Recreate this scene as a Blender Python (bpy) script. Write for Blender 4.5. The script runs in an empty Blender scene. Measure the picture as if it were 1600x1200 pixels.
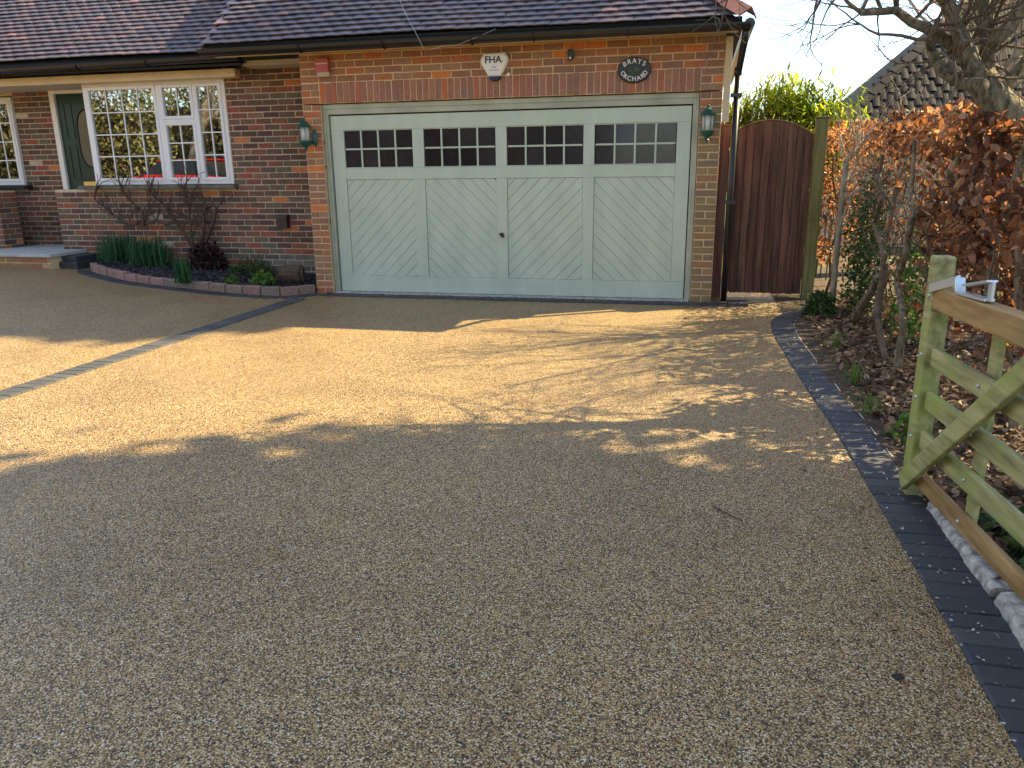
import bpy, math, random
import numpy as np
from mathutils import Vector, Matrix
random.seed(7); RNG = np.random.default_rng(7)
scn = bpy.context.scene
COL = scn.collection

# ------------------------------------------------------------------ camera
F, CX, CY, CZ, YAW, PITCH, ROLL = 1206.0, 4.3704, -9.1, 1.4703, -0.2321, -0.26898, -0.0119
CAMP = Vector((CX, CY, CZ))
_f0 = Vector((math.sin(YAW), math.cos(YAW), 0)); _r0 = Vector((math.cos(YAW), -math.sin(YAW), 0)); _u0 = Vector((0, 0, 1))
FWD = _f0*math.cos(PITCH) + _u0*math.sin(PITCH)
_up = _u0*math.cos(PITCH) - _f0*math.sin(PITCH)
RGT = _r0*math.cos(ROLL) + _up*math.sin(ROLL)
UPV = _up*math.cos(ROLL) - _r0*math.sin(ROLL)
cam = bpy.data.cameras.new('camera'); camo = bpy.data.objects.new('camera', cam); COL.objects.link(camo)
cam.sensor_width = 36; cam.lens = F/1600*36; cam.clip_start = .05; cam.clip_end = 2000
m = Matrix.Identity(4)
for i in range(3):
    m[i][0], m[i][1], m[i][2], m[i][3] = RGT[i], UPV[i], -FWD[i], CAMP[i]
camo.matrix_world = m
scn.camera = camo

# ------------------------------------------------------------------ light
SUN = Vector((.97, .58, 1.0)).normalized()          # towards the sun
EL = math.asin(SUN.z); AZ = math.atan2(SUN.x, SUN.y)
sl = bpy.data.lights.new('sun', 'SUN'); so = bpy.data.objects.new('sun', sl); COL.objects.link(so)
sl.energy = 5.0; sl.angle = math.radians(.53); sl.color = (1, .81, .46)
so.rotation_euler = (-SUN).to_track_quat('-Z', 'Y').to_euler()
so.location = (20, 12, 25)
w = bpy.data.worlds.new('World'); scn.world = w; w.use_nodes = True
nt = w.node_tree; nt.nodes.clear()
wo = nt.nodes.new('ShaderNodeOutputWorld'); bg = nt.nodes.new('ShaderNodeBackground')
sky = nt.nodes.new('ShaderNodeTexSky'); sky.sky_type = 'NISHITA'; sky.sun_disc = False
sky.sun_elevation = EL; sky.sun_rotation = AZ; sky.air_density = 1.0; sky.dust_density = .3; sky.ozone_density = 1.0
tc = nt.nodes.new('ShaderNodeTexCoord'); nz = nt.nodes.new('ShaderNodeTexNoise'); rp = nt.nodes.new('ShaderNodeValToRGB'); mx = nt.nodes.new('ShaderNodeMix')
mp = nt.nodes.new('ShaderNodeMapping'); mp.inputs['Scale'].default_value = (1, 1, 2.2)
nz.inputs['Scale'].default_value = 2.2; nz.inputs['Detail'].default_value = 7; nz.inputs['Roughness'].default_value = .55
rp.color_ramp.elements[0].position = .50; rp.color_ramp.elements[1].position = .72
mx.data_type = 'RGBA'; mx.inputs['B'].default_value = (9.0, 9.0, 9.2, 1)
nt.links.new(tc.outputs['Generated'], mp.inputs['Vector']); nt.links.new(mp.outputs[0], nz.inputs['Vector'])
nt.links.new(nz.outputs['Fac'], rp.inputs['Fac']); nt.links.new(rp.outputs['Color'], mx.inputs['Factor'])
nt.links.new(sky.outputs['Color'], mx.inputs['A']); nt.links.new(mx.outputs['Result'], bg.inputs['Color'])
bg.inputs['Strength'].default_value = .098
nt.links.new(bg.outputs[0], wo.inputs['Surface'])
vs = scn.view_settings; vs.view_transform = 'Standard'; vs.look = 'None'; vs.gamma = 1; vs.use_curve_mapping = False
vs.exposure = 1.80

# ------------------------------------------------------------------ helpers
def ray(u, v): return FWD + RGT*((u-800)/F) - UPV*((v-600)/F)
def px(u, v, axis, val):
    """photo position -> world point on the plane axis=val"""
    d = ray(u, v); t = (val-CAMP[axis])/d[axis]
    return CAMP + d*t
def gz(x): return .052*min(8.6, max(0., -.4-x))
WORG = {}
def link(o, parent=None, worg=None):
    COL.objects.link(o)
    if parent is not None: o.parent = parent
    if worg is not None: WORG[o.name] = Vector(worg)
    return o
def tag(o, label=None, cat=None, group=None, kind=None):
    if label: o['label'] = label
    if cat: o['category'] = cat
    if group: o['group'] = group
    if kind: o['kind'] = kind
    return o
def empty(name, loc, label=None, cat=None, group=None):
    o = bpy.data.objects.new(name, None); o.empty_display_size = .1
    link(o, None, loc); o.location = loc
    return tag(o, label, cat, group)
def porg(p): return WORG.get(p.name, Vector((0, 0, 0))) if p is not None else Vector((0, 0, 0))
class MB:
    def __init__(s): s.v = []; s.f = []
    def add(s, vs, fs):
        n = len(s.v); s.v += [tuple(x) for x in vs]; s.f += [tuple(i+n for i in f) for f in fs]; return s
    def box(s, lo, hi):
        (a, b, c), (d, e, g) = lo, hi
        return s.add([(a,b,c),(d,b,c),(d,e,c),(a,e,c),(a,b,g),(d,b,g),(d,e,g),(a,e,g)],
                     [(0,3,2,1),(4,5,6,7),(0,1,5,4),(1,2,6,5),(2,3,7,6),(3,0,4,7)])
    def obox(s, c, ax, ay, az):
        c, ax, ay, az = map(Vector, (c, ax, ay, az)); V = []
        for k in (-1, 1):
            for i, j in ((-1,-1),(1,-1),(1,1),(-1,1)): V.append(c+ax*i+ay*j+az*k)
        return s.add(V, [(0,3,2,1),(4,5,6,7),(0,1,5,4),(1,2,6,5),(2,3,7,6),(3,0,4,7)])
    def bar(s, a, b, w, h, up=(0,0,1)):
        a, b = Vector(a), Vector(b); d = (b-a); L = d.length; d.normalize()
        sd = d.cross(Vector(up)).normalized(); u2 = sd.cross(d)
        return s.obox((a+b)/2, d*L/2, sd*w/2, u2*h/2)
    def prism(s, poly, n, depth, inset=0.):
        """convex polygon (3d pts, counter-clockwise seen from n) extruded back by depth; front edge chamfered by inset"""
        n = Vector(n).normalized(); P = [Vector(q) for q in poly]; c = sum(P, Vector())/len(P); k = len(P)
        V = [q-n*depth for q in P]
        if inset:
            V += [q-n*inset for q in P]
            fr = []
            for q in P:
                d = (c-q); fr.append(q+d.normalized()*min(inset*1.4, d.length*.5))
            V += fr; L = 3
        else: V += P; L = 2
        Fs = [tuple(range(k-1, -1, -1)), tuple((L-1)*k+i for i in range(k))]
        for l in range(L-1):
            for i in range(k):
                j = (i+1) % k; Fs.append((l*k+i, l*k+j, (l+1)*k+j, (l+1)*k+i))
        return s.add(V, Fs)
    def tube(s, pts, rad, seg=6, cap=True):
        P = [Vector(q) for q in pts]; n = len(P)
        if not hasattr(rad, '__len__'): rad = [rad]*n
        d0 = (P[1]-P[0]).normalized(); ref = Vector((0,0,1)) if abs(d0.z) < .9 else Vector((1,0,0))
        u = d0.cross(ref).normalized(); base = len(s.v)
        for i in range(n):
            d = (P[min(i+1,n-1)]-P[max(i-1,0)])
            if d.length < 1e-9: d = d0.copy()
            d.normalize(); u = (u-d*u.dot(d))
            if u.length < 1e-6: u = d.orthogonal()
            u.normalize(); v = d.cross(u)
            for k in range(seg):
                a = 2*math.pi*k/seg; s.v.append(tuple(P[i]+(u*math.cos(a)+v*math.sin(a))*rad[i]))
        for i in range(n-1):
            for k in range(seg):
                k2 = (k+1) % seg
                s.f.append((base+i*seg+k, base+i*seg+k2, base+(i+1)*seg+k2, base+(i+1)*seg+k))
        if cap:
            s.f.append(tuple(base+k for k in range(seg-1,-1,-1))); s.f.append(tuple(base+(n-1)*seg+k for k in range(seg)))
        return s
    def lathe(s, c, prof, seg=16, a0=0., scale=(1,1)):
        c = Vector(c); base = len(s.v); n = len(prof)
        for r, z in prof:
            for k in range(seg):
                a = a0+2*math.pi*k/seg; s.v.append((c.x+r*math.cos(a)*scale[0], c.y+r*math.sin(a)*scale[1], c.z+z))
        for i in range(n-1):
            for k in range(seg):
                k2 = (k+1) % seg; s.f.append((base+i*seg+k, base+i*seg+k2, base+(i+1)*seg+k2, base+(i+1)*seg+k))
        s.f.append(tuple(base+k for k in range(seg-1,-1,-1))); s.f.append(tuple(base+(n-1)*seg+k for k in range(seg)))
        return s
    def mesh(s, name, org=(0,0,0)):
        me = bpy.data.meshes.new(name); o = Vector(org)
        me.from_pydata([(x-o.x, y-o.y, z-o.z) for x, y, z in s.v], [], s.f); me.update(); return me
    def build(s, name, mat, parent=None, org=None, smooth=False, bevel=0, **kw):
        if org is None:
            A = np.array(s.v); org = ((A[:,0].min()+A[:,0].max())/2, (A[:,1].min()+A[:,1].max())/2, A[:,2].min())
        me = s.mesh(name, org); me.materials.append(mat)
        if smooth: me.polygons.foreach_set('use_smooth', [True]*len(me.polygons))
        o = bpy.data.objects.new(name, me); link(o, parent, org); o.location = Vector(org)-porg(parent)
        if bevel:
            b = o.modifiers.new('bevel', 'BEVEL'); b.width = bevel; b.segments = 2; b.limit_method = 'ANGLE'
        return tag(o, **kw)
def inst(name, me, parent, loc, rot=None, scale=None):
    o = bpy.data.objects.new(name, me); link(o, parent, loc); o.location = Vector(loc)-porg(parent)
    if rot is not None: o.rotation_euler = rot
    if scale is not None: o.scale = scale
    return o
def np_mesh(name, V, Fq, mat, parent=None, smooth=False, org=(0,0,0), **kw):
    """V (n,3) and quad faces (m,4) as arrays"""
    me = bpy.data.meshes.new(name); V = np.asarray(V, np.float32)-np.array(org, np.float32)
    Fq = np.asarray(Fq, np.int32); k = Fq.shape[1]
    me.vertices.add(len(V)); me.vertices.foreach_set('co', V.ravel())
    me.loops.add(Fq.size); me.loops.foreach_set('vertex_index', Fq.ravel())
    me.polygons.add(len(Fq)); me.polygons.foreach_set('loop_start', np.arange(0, Fq.size, k, dtype=np.int32))
    me.polygons.foreach_set('loop_total', np.full(len(Fq), k, np.int32))
    if smooth: me.polygons.foreach_set('use_smooth', np.ones(len(Fq), bool))
    me.update(); me.materials.append(mat)
    o = bpy.data.objects.new(name, me); link(o, parent, org); o.location = Vector(org)-porg(parent)
    return tag(o, **kw)
def rotmats(n, tilt=1.0, rng=RNG):
    """random orientations; tilt 1 = any, small = mostly facing up"""
    a = rng.uniform(0, 2*np.pi, n); b = rng.normal(0, tilt, n); c = rng.normal(0, tilt, n)
    ca, sa, cb, sb, cc, sc = np.cos(a), np.sin(a), np.cos(b), np.sin(b), np.cos(c), np.sin(c)
    Z = np.zeros(n); O = np.ones(n)
    Rz = np.stack([ca,-sa,Z,sa,ca,Z,Z,Z,O],-1).reshape(n,3,3)
    Rx = np.stack([O,Z,Z,Z,cb,-sb,Z,sb,cb],-1).reshape(n,3,3)
    Ry = np.stack([cc,Z,sc,Z,O,Z,-sc,Z,cc],-1).reshape(n,3,3)
    return Rz@Rx@Ry
def scatter(T, Fq, pos, R, sc):
    T = np.asarray(T, float); n = len(pos); k = len(T)
    V = np.einsum('nij,kj->nki', R, T)*np.asarray(sc).reshape(n, -1, 1)[:, :1] + np.asarray(pos)[:, None]
    Fs = (np.asarray(Fq)[None]+(np.arange(n)*k)[:, None, None]).reshape(-1, len(Fq[0]))
    return V.reshape(-1, 3), Fs
# leaf templates (unit length along +Y), quads
LEAF = ([(0,0,0),(.26,.3,.07),(.3,.62,.10),(0,1,-.06),(-.3,.62,.12),(-.26,.3,.06),(0,.34,-.02),(0,.66,0)],
        [(0,1,2,7),(0,7,4,5),(7,2,3,4)])
LEAF = ([(0,0,0),(.27,.3,.08),(.27,.68,.12),(0,1,-.08),(-.27,.68,.10),(-.27,.3,.06),(0,.3,-.03),(0,.68,.0)],
        [(0,1,2,7),(0,7,4,5),(7,2,3,3),(7,3,4,4)])
LEAF = ([(0,0,0),(.27,.32,.13),(.24,.7,.20),(.03,1,-.05),(-.26,.68,.12),(-.28,.32,.08),(0,.34,-.05),(0,.7,.0)],
        [(0,1,2,6),(6,2,3,7),(0,6,4,5),(6,7,3,4)])
BLADE = ([(-.06,0,0),(.06,0,0),(.075,.5,.06),(-.075,.5,.06),(.012,1,-.06),(-.012,1,-.06)], [(0,1,2,3),(3,2,4,5)])
CLUMP = ([(-.5,-.35,.1),(.1,-.5,-.1),(.5,.1,.12),(-.1,.5,-.08)], [(0,1,2,3)])

# ------------------------------------------------------------------ materials
def mat(name, col=(.5,.5,.5), rough=.7, metal=0., spec=.5):
    M = bpy.data.materials.new(name); M.use_nodes = True; b = M.node_tree.nodes['Principled BSDF']
    b.inputs['Base Color'].default_value = (*col, 1); b.inputs['Roughness'].default_value = rough
    b.inputs['Metallic'].default_value = metal; b.inputs['Specular IOR Level'].default_value = spec
    return M
def N(M, t, **kw):
    n = M.node_tree.nodes.new(t)
    for k, v in kw.items():
        if k in n.inputs: n.inputs[k].default_value = v
        else: setattr(n, k, v)
    return n
def L(M, a, b): M.node_tree.links.new(a, b)
def bsdf(M): return M.node_tree.nodes['Principled BSDF']
def ramp(M, stops, interp='LINEAR'):
    r = N(M, 'ShaderNodeValToRGB'); cr = r.color_ramp; cr.interpolation = interp
    while len(cr.elements) < len(stops): cr.elements.new(.5)
    for e, (p, c) in zip(cr.elements, stops): e.position = p; e.color = (*c, 1)
    return r
def coords(M, scale=None, obj=True):
    t = N(M, 'ShaderNodeTexCoord'); 
    g = N(M, 'ShaderNodeNewGeometry'); out = g.outputs['Position']
    if scale:
        mpn = N(M, 'ShaderNodeMapping'); mpn.inputs['Scale'].default_value = scale; L(M, out, mpn.inputs['Vector']); out = mpn.outputs[0]
    return out
def mixc(M, fac, a, b, mode='MIX'):
    n = N(M, 'ShaderNodeMix', data_type='RGBA', blend_type=mode)
    for sock, val in (('Factor', fac), ('A', a), ('B', b)):
        if hasattr(val, 'is_output'): L(M, val, n.inputs[sock])
        elif isinstance(val, (int, float)): n.inputs[sock].default_value = val
        else: n.inputs[sock].default_value = (*val, 1)
    return n.outputs['Result']
def bump(M, h, strength=.3, dist=.01):
    b = N(M, 'ShaderNodeBump'); b.inputs['Strength'].default_value = strength; b.inputs['Distance'].default_value = dist
    L(M, h, b.inputs['Height']); L(M, b.outputs[0], bsdf(M).inputs['Normal']); return b
def randval(M):
    """a random number per object and per loose piece"""
    oi = N(M, 'ShaderNodeObjectInfo'); ge = N(M, 'ShaderNodeNewGeometry')
    a = N(M, 'ShaderNodeMath', operation='ADD'); L(M, oi.outputs['Random'], a.inputs[0]); L(M, ge.outputs['Random Per Island'], a.inputs[1])
    f = N(M, 'ShaderNodeMath', operation='FRACT'); L(M, a.outputs[0], f.inputs[0]); return f.outputs[0]
def noise(M, scale, detail=4, rough=.55, vec=None, sc=None):
    n = N(M, 'ShaderNodeTexNoise'); n.inputs['Scale'].default_value = scale; n.inputs['Detail'].default_value = detail; n.inputs['Roughness'].default_value = rough
    L(M, vec if vec is not None else coords(M, sc), n.inputs['Vector']); return n
def pieced(name, stops, rough=.8, nscale=30, namt=.35, bstr=.3, bdist=.004, interp='CONSTANT', spec=.3, stain=None):
    """colour varies piece by piece, plus grain"""
    M = mat(name, (.5,.5,.5), rough, spec=spec); r = ramp(M, stops, interp); L(M, randval(M), r.inputs['Fac'])
    n = noise(M, nscale, 6, .65)
    g = ramp(M, [(.25, (1-namt,)*3), (.75, (1+namt*.6,)*3)]); L(M, n.outputs['Fac'], g.inputs['Fac'])
    c = mixc(M, 1., r.outputs['Color'], g.outputs['Color'], 'MULTIPLY')
    if stain:
        s = noise(M, stain[0], 4, .6); sr = ramp(M, [(stain[1], (0,0,0)), (stain[1]+.16, (1,1,1))]); L(M, s.outputs['Fac'], sr.inputs['Fac'])
        f = N(M, 'ShaderNodeMath', operation='MULTIPLY'); L(M, sr.outputs['Color'], f.inputs[0]); f.inputs[1].default_value = stain[3]
        c = mixc(M, f.outputs[0], c, stain[2])
    L(M, c, bsdf(M).inputs['Base Color']); bump(M, n.outputs['Fac'], bstr, bdist); return M
def grainy(name, c1, c2, scale=8, rough=.75, bstr=.2, bdist=.004, stretch=None, spec=.4, mid=(.35,.65)):
    M = mat(name, c1, rough, spec=spec); n = noise(M, scale, 6, .6, sc=stretch)
    r = ramp(M, [(mid[0], c1), (mid[1], c2)]); L(M, n.outputs['Fac'], r.inputs['Fac']); L(M, r.outputs['Color'], bsdf(M).inputs['Base Color'])
    if bstr: bump(M, n.outputs['Fac'], bstr, bdist)
    return M
def leafmat(name, stops, trans=.45, rough=.55, tint=(1,1,1)):
    M = mat(name, (.2,.1,.05), rough, spec=.3); r = ramp(M, stops); L(M, randval(M), r.inputs['Fac']); L(M, r.outputs['Color'], bsdf(M).inputs['Base Color'])
    t = N(M, 'ShaderNodeBsdfTranslucent'); mm = N(M, 'ShaderNodeMixShader'); mm.inputs[0].default_value = trans
    c = mixc(M, 1., r.outputs['Color'], tint, 'MULTIPLY'); L(M, c, t.inputs['Color'])
    out = M.node_tree.nodes['Material Output']; L(M, bsdf(M).outputs[0], mm.inputs[1]); L(M, t.outputs[0], mm.inputs[2]); L(M, mm.outputs[0], out.inputs['Surface'])
    return M
def woodmat(name, c1, c2, axis=2, rough=.7, per_piece=.25, moss=None):
    M = mat(name, c1, rough, spec=.3); sc = [26, 26, 26]; sc[axis] = 1.6
    n = noise(M, 1., 5, .6, sc=tuple(sc)); r = ramp(M, [(.36, c1), (.62, c2)]); L(M, n.outputs['Fac'], r.inputs['Fac'])
    g = ramp(M, [(0, (1-per_piece,)*3), (1, (1+per_piece,)*3)]); L(M, randval(M), g.inputs['Fac'])
    c = mixc(M, 1., r.outputs['Color'], g.outputs['Color'], 'MULTIPLY')
    if moss:
        s = noise(M, moss[0], 4, .6); sr = ramp(M, [(moss[1], (0,0,0)), (moss[1]+.2, (1,1,1))]); L(M, s.outputs['Fac'], sr.inputs['Fac'])
        c = mixc(M, sr.outputs['Color'], c, moss[2])
    L(M, c, bsdf(M).inputs['Base Color']); bump(M, n.outputs['Fac'], .25, .003); return M
def glassmat(name, tint=(.9,.95,.93), refl=1.0):
    M = bpy.data.materials.new(name); M.use_nodes = True; t = M.node_tree; t.nodes.clear()
    o = t.nodes.new('ShaderNodeOutputMaterial'); tr = t.nodes.new('ShaderNodeBsdfTransparent'); gl = t.nodes.new('ShaderNodeBsdfGlossy')
    fr = t.nodes.new('ShaderNodeFresnel'); fr.inputs['IOR'].default_value = 1.52; mm = t.nodes.new('ShaderNodeMixShader')
    ma = t.nodes.new('ShaderNodeMath'); ma.operation = 'MULTIPLY_ADD'; ma.inputs[1].default_value = 3.0*refl; ma.inputs[2].default_value = .16*refl; ma.use_clamp = True
    tr.inputs['Color'].default_value = (*tint, 1); gl.inputs['Roughness'].default_value = .012
    t.links.new(fr.outputs[0], ma.inputs[0]); t.links.new(ma.outputs[0], mm.inputs[0]); t.links.new(tr.outputs[0], mm.inputs[1]); t.links.new(gl.outputs[0], mm.inputs[2]); t.links.new(mm.outputs[0], o.inputs['Surface'])
    return M

# resin-bound gravel
G = mat('resin_gravel', (.4,.3,.16), .42, spec=.5)
gp = coords(G)
vo = N(G, 'ShaderNodeTexVoronoi'); vo.inputs['Scale'].default_value = 200; L(G, gp, vo.inputs['Vector'])
sep = N(G, 'ShaderNodeSeparateColor'); L(G, vo.outputs['Color'], sep.inputs[0])
gr = ramp(G, [(0, (.020,.018,.016)), (.15, (.06,.045,.030)), (.30, (.25,.148,.058)), (.50, (.47,.288,.094)), (.74, (.63,.415,.158)), (.90, (.75,.58,.34)), (1, (.90,.82,.64))])
L(G, sep.outputs[0], gr.inputs['Fac'])
edge = ramp(G, [(.3, (1,1,1)), (.75, (.30,.28,.26))]); L(G, vo.outputs['Distance'], edge.inputs['Fac'])
gc = mixc(G, 1., gr.outputs['Color'], edge.outputs['Color'], 'MULTIPLY')
gn = noise(G, 1.1, 6, .65); gnr = ramp(G, [(.28, (.78,.77,.76)), (.5, (1,1,1)), (.72, (1.1,1.09,1.07))]); L(G, gn.outputs['Fac'], gnr.inputs['Fac'])
gc = mixc(G, 1., gc, gnr.outputs['Color'], 'MULTIPLY'); L(G, gc, bsdf(G).inputs['Base Color'])
inv = N(G, 'ShaderNodeMath', operation='SUBTRACT'); inv.inputs[0].default_value = 1; L(G, vo.outputs['Distance'], inv.inputs[1])
bump(G, inv.outputs[0], .75, .006)

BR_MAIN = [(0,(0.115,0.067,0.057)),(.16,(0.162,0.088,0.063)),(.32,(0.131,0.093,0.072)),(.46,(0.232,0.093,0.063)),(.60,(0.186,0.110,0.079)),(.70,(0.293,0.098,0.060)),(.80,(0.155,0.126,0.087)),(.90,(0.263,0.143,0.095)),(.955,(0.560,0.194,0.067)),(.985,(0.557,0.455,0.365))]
BR_GAR = [(0,(0.299,0.150,0.091)),(.18,(0.364,0.163,0.088)),(.34,(0.286,0.150,0.104)),(.48,(0.403,0.169,0.085)),(.62,(0.325,0.176,0.104)),(.74,(0.442,0.150,0.072)),(.86,(0.338,0.202,0.124)),(.94,(0.600,0.195,0.058))]  # house brick made warmer and lighter, bounced light put into the colour
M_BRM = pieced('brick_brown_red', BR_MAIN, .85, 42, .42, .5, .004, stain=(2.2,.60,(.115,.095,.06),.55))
M_BRG = pieced('brick_garage', BR_GAR, .85, 42, .36, .5, .004, stain=(1.7,.62,(.15,.125,.05),.6))
M_BRS = pieced('brick_soldier', [(0,(.34,.15,.105)),(.3,(.37,.175,.12)),(.55,(.30,.155,.115)),(.8,(.41,.145,.085)),(.95,(.48,.15,.06))], .85, 42, .34, .5, .004)
M_BRT = pieced('brick_step', [(0,(.36,.20,.10)),(.3,(.42,.24,.12)),(.6,(.36,.17,.09)),(.85,(.48,.32,.2))], .85, 40, .35, .5, .004)
M_MOM = grainy('mortar_grey', (.46,.37,.26), (.62,.51,.37), 20, .95, .5, .004)
M_MOG = grainy('mortar_bounce_lit', (.60,.44,.25), (.72,.55,.33), 20, .95, .5, .004)  # garage mortar, its golden tone stands for bounced light
M_TILE = pieced('clay_tile', [(0,(.075,.066,.084)),(.25,(.10,.074,.088)),(.45,(.080,.074,.096)),(.65,(.115,.082,.094)),(.85,(.13,.088,.098)),(.96,(.21,.118,.118))], .40, 24, .4, .4, .003, spec=.5, stain=(5,.68,(.19,.18,.13),.5))
M_HIP = pieced('hip_tile', [(0,(.26,.11,.085)),(.5,(.22,.10,.08)),(.8,(.19,.09,.08))], .6, 24, .35, .4, .003)
M_NTILE = pieced('slate_grey_tile', [(0,(.012,.013,.016)),(.4,(.019,.019,.022)),(.75,(.015,.016,.020))], .8, 20, .45, .4, .004, spec=.15)
M_BLACK = mat('black_plastic', (.012,.012,.013), .32)
M_BLACKM = mat('black_matt', (.012,.012,.012), .7)
M_CREAM = grainy('cream_paint', (.62,.49,.29), (.70,.57,.36), 5, .5, 0)
M_UPVC = mat('white_upvc', (.78,.79,.82), .3)
M_SAGE = grainy('sage_paint', (.45,.525,.43), (.52,.59,.485), 1.6, .48, .04, .001, stretch=(3,1,1))
M_SAGE2 = grainy('sage_frame_paint', (.31,.335,.25), (.43,.45,.35), 4, .55, .05, .001)
M_PANE = pieced('dark_obscured_pane', [(0,(.010,.010,.018)),(.5,(.018,.018,.030)),(1,(.026,.026,.036))], .16, 9, .4, .05, .001, 'LINEAR', .45)
M_GLASS = glassmat('window_glass')
M_CLEAR = mat('lantern_glass', (.80,.80,.74), .25)
_t = N(M_CLEAR, 'ShaderNodeBsdfTransparent'); _m = N(M_CLEAR, 'ShaderNodeMixShader'); _m.inputs[0].default_value = .55
L(M_CLEAR, bsdf(M_CLEAR).outputs[0], _m.inputs[1]); L(M_CLEAR, _t.outputs[0], _m.inputs[2]); L(M_CLEAR, _m.outputs[0], M_CLEAR.node_tree.nodes['Material Output'].inputs['Surface'])
M_DGREEN = mat('dark_green_door', (.006,.040,.030), .3)
M_LGREEN = mat('lantern_green', (.006,.085,.065), .38)
M_BRASS = mat('brass', (.75,.52,.16), .5, .7)
M_WOODB = woodmat('stained_brown_boards', (.085,.042,.029), (.19,.098,.064), 2, per_piece=.25)
M_WOODG = woodmat('green_post_wood', (.10,.105,.035), (.19,.18,.07), 2, moss=(6,.55,(.10,.125,.03)))
M_GATEG = woodmat('algae_green_gate_wood', (.19,.19,.075), (.42,.39,.18), 1, per_piece=.15, moss=(4,.48,(.28,.32,.085)))
M_GATEO = woodmat('weathered_orange_rail', (.25,.145,.055), (.44,.28,.12), 1, per_piece=.15, moss=(5,.56,(.22,.22,.08)))
M_GALV = mat('galvanised_steel', (.62,.66,.70), .38, .85)
M_PAVE = pieced('charcoal_block', [(0,(.034,.037,.046)),(.3,(.045,.047,.055)),(.6,(.039,.041,.048)),(.85,(.056,.057,.062))], .62, 60, .35, .35, .002, spec=.5)
M_KERB = pieced('kerb_stone', [(0,(0.286,0.172,0.144)),(.3,(0.325,0.196,0.167)),(.5,(0.260,0.184,0.138)),(.75,(0.221,0.172,0.144))], .85, 30, .35, .5, .005)
M_SLAB = grainy('stone_slab', (.34,.37,.38), (.50,.52,.51), 6, .6, .2, .004)
M_CONC = grainy('concrete', (.20,.185,.16), (.55,.53,.48), 22, .9, .6, .01)
M_SOIL = grainy('soil', (.035,.025,.017), (.095,.066,.04), 14, .95, .9, .02)
M_GRASS = grainy('rough_grass', (.045,.06,.02), (.11,.11,.04), 1.2, .95, .6, .03)
M_BARK = grainy('bark', (.07,.058,.038), (.30,.25,.16), 34, .95, 1., .035, stretch=(1,1,.28))
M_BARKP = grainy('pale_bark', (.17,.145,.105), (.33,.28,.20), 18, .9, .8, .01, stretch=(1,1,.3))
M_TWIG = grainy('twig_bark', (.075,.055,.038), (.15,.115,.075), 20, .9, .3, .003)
M_TWIGP = grainy('pale_twig_bark', (.26,.21,.15), (.42,.35,.26), 20, .9, .3, .003)  # paleness also stands for sunlight on the bare shrubs and far trees
M_TWIGD = grainy('dark_twig_bark', (.045,.030,.024), (.11,.075,.05), 20, .9, .3, .003)
BEECH = [(0,(.08,.044,.03)),(.25,(.17,.088,.053)),(.5,(.28,.148,.088)),(.72,(.39,.23,.142)),(.9,(.54,.39,.28)),(1,(.13,.075,.055))]
M_BEECH = leafmat('dry_beech_leaf', BEECH, .52, .45, (1.4,.98,.56))
M_LITTER = leafmat('leaf_litter', [(0,(.07,.04,.025)),(.3,(.14,.08,.045)),(.6,(.24,.15,.09)),(.85,(.36,.27,.18)),(1,(.20,.09,.04))], .15, .6)
M_BAMB = leafmat('bamboo_leaf', [(0,(.09,.17,.02)),(.4,(.21,.30,.03)),(.75,(.36,.42,.05)),(1,(.48,.48,.10))], .55, .45, (1.3,1.2,.45))
M_GREEN = leafmat('evergreen_leaf', [(0,(.018,.045,.014)),(.5,(.04,.085,.022)),(1,(.085,.14,.035))], .25, .4)
M_LIME = leafmat('fresh_green_leaf', [(0,(.06,.13,.02)),(.5,(.11,.21,.035)),(1,(.19,.28,.06))], .4, .45)
M_DAFF = leafmat('daffodil_leaf', [(0,(.020,.075,.030)),(.5,(.035,.115,.045)),(1,(.07,.16,.05))], .3, .4)
M_PURP = leafmat('purple_leaf', [(0,(.030,.010,.014)),(.5,(.065,.018,.024)),(1,(.03,.05,.022))], .2, .45)
M_CHIP = pieced('slate_chip', [(0,(.028,.026,.040)),(.4,(.05,.045,.065)),(.8,(.085,.08,.10))], .6, 30, .3, .2, .002)
M_WHITE = mat('white_plastic', (.80,.79,.78), .4)
M_NAVY = mat('navy_print', (.012,.018,.07), .45)
M_RED = mat('red_print', (.7,.03,.03), .45)
M_GREYP = mat('grey_print', (.42,.43,.50), .5)
M_PINK = mat('faded_red_plastic', (.42,.10,.09), .6)
M_PLATE = mat('plaque_black', (.018,.018,.020), .45)
M_LETTER = mat('plaque_white', (.72,.71,.66), .5)
M_PLGREEN = mat('plaque_green', (.06,.095,.06), .6)
M_BROWNV = mat('brown_plastic', (.045,.026,.026), .5)
M_ROOM = mat('room_plaster', (.20,.18,.15), .9)
M_CURT = mat('net_curtain', (.75,.75,.70), .9)
M_CARRED = mat('car_red', (.45,.012,.015), .25)
M_RUBBER = mat('rubber', (.02,.02,.02), .8)
M_PLATEY = mat('number_plate_yellow', (.75,.55,.03), .5)
M_WIRE = mat('white_cable', (.42,.42,.40), .5)

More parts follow.
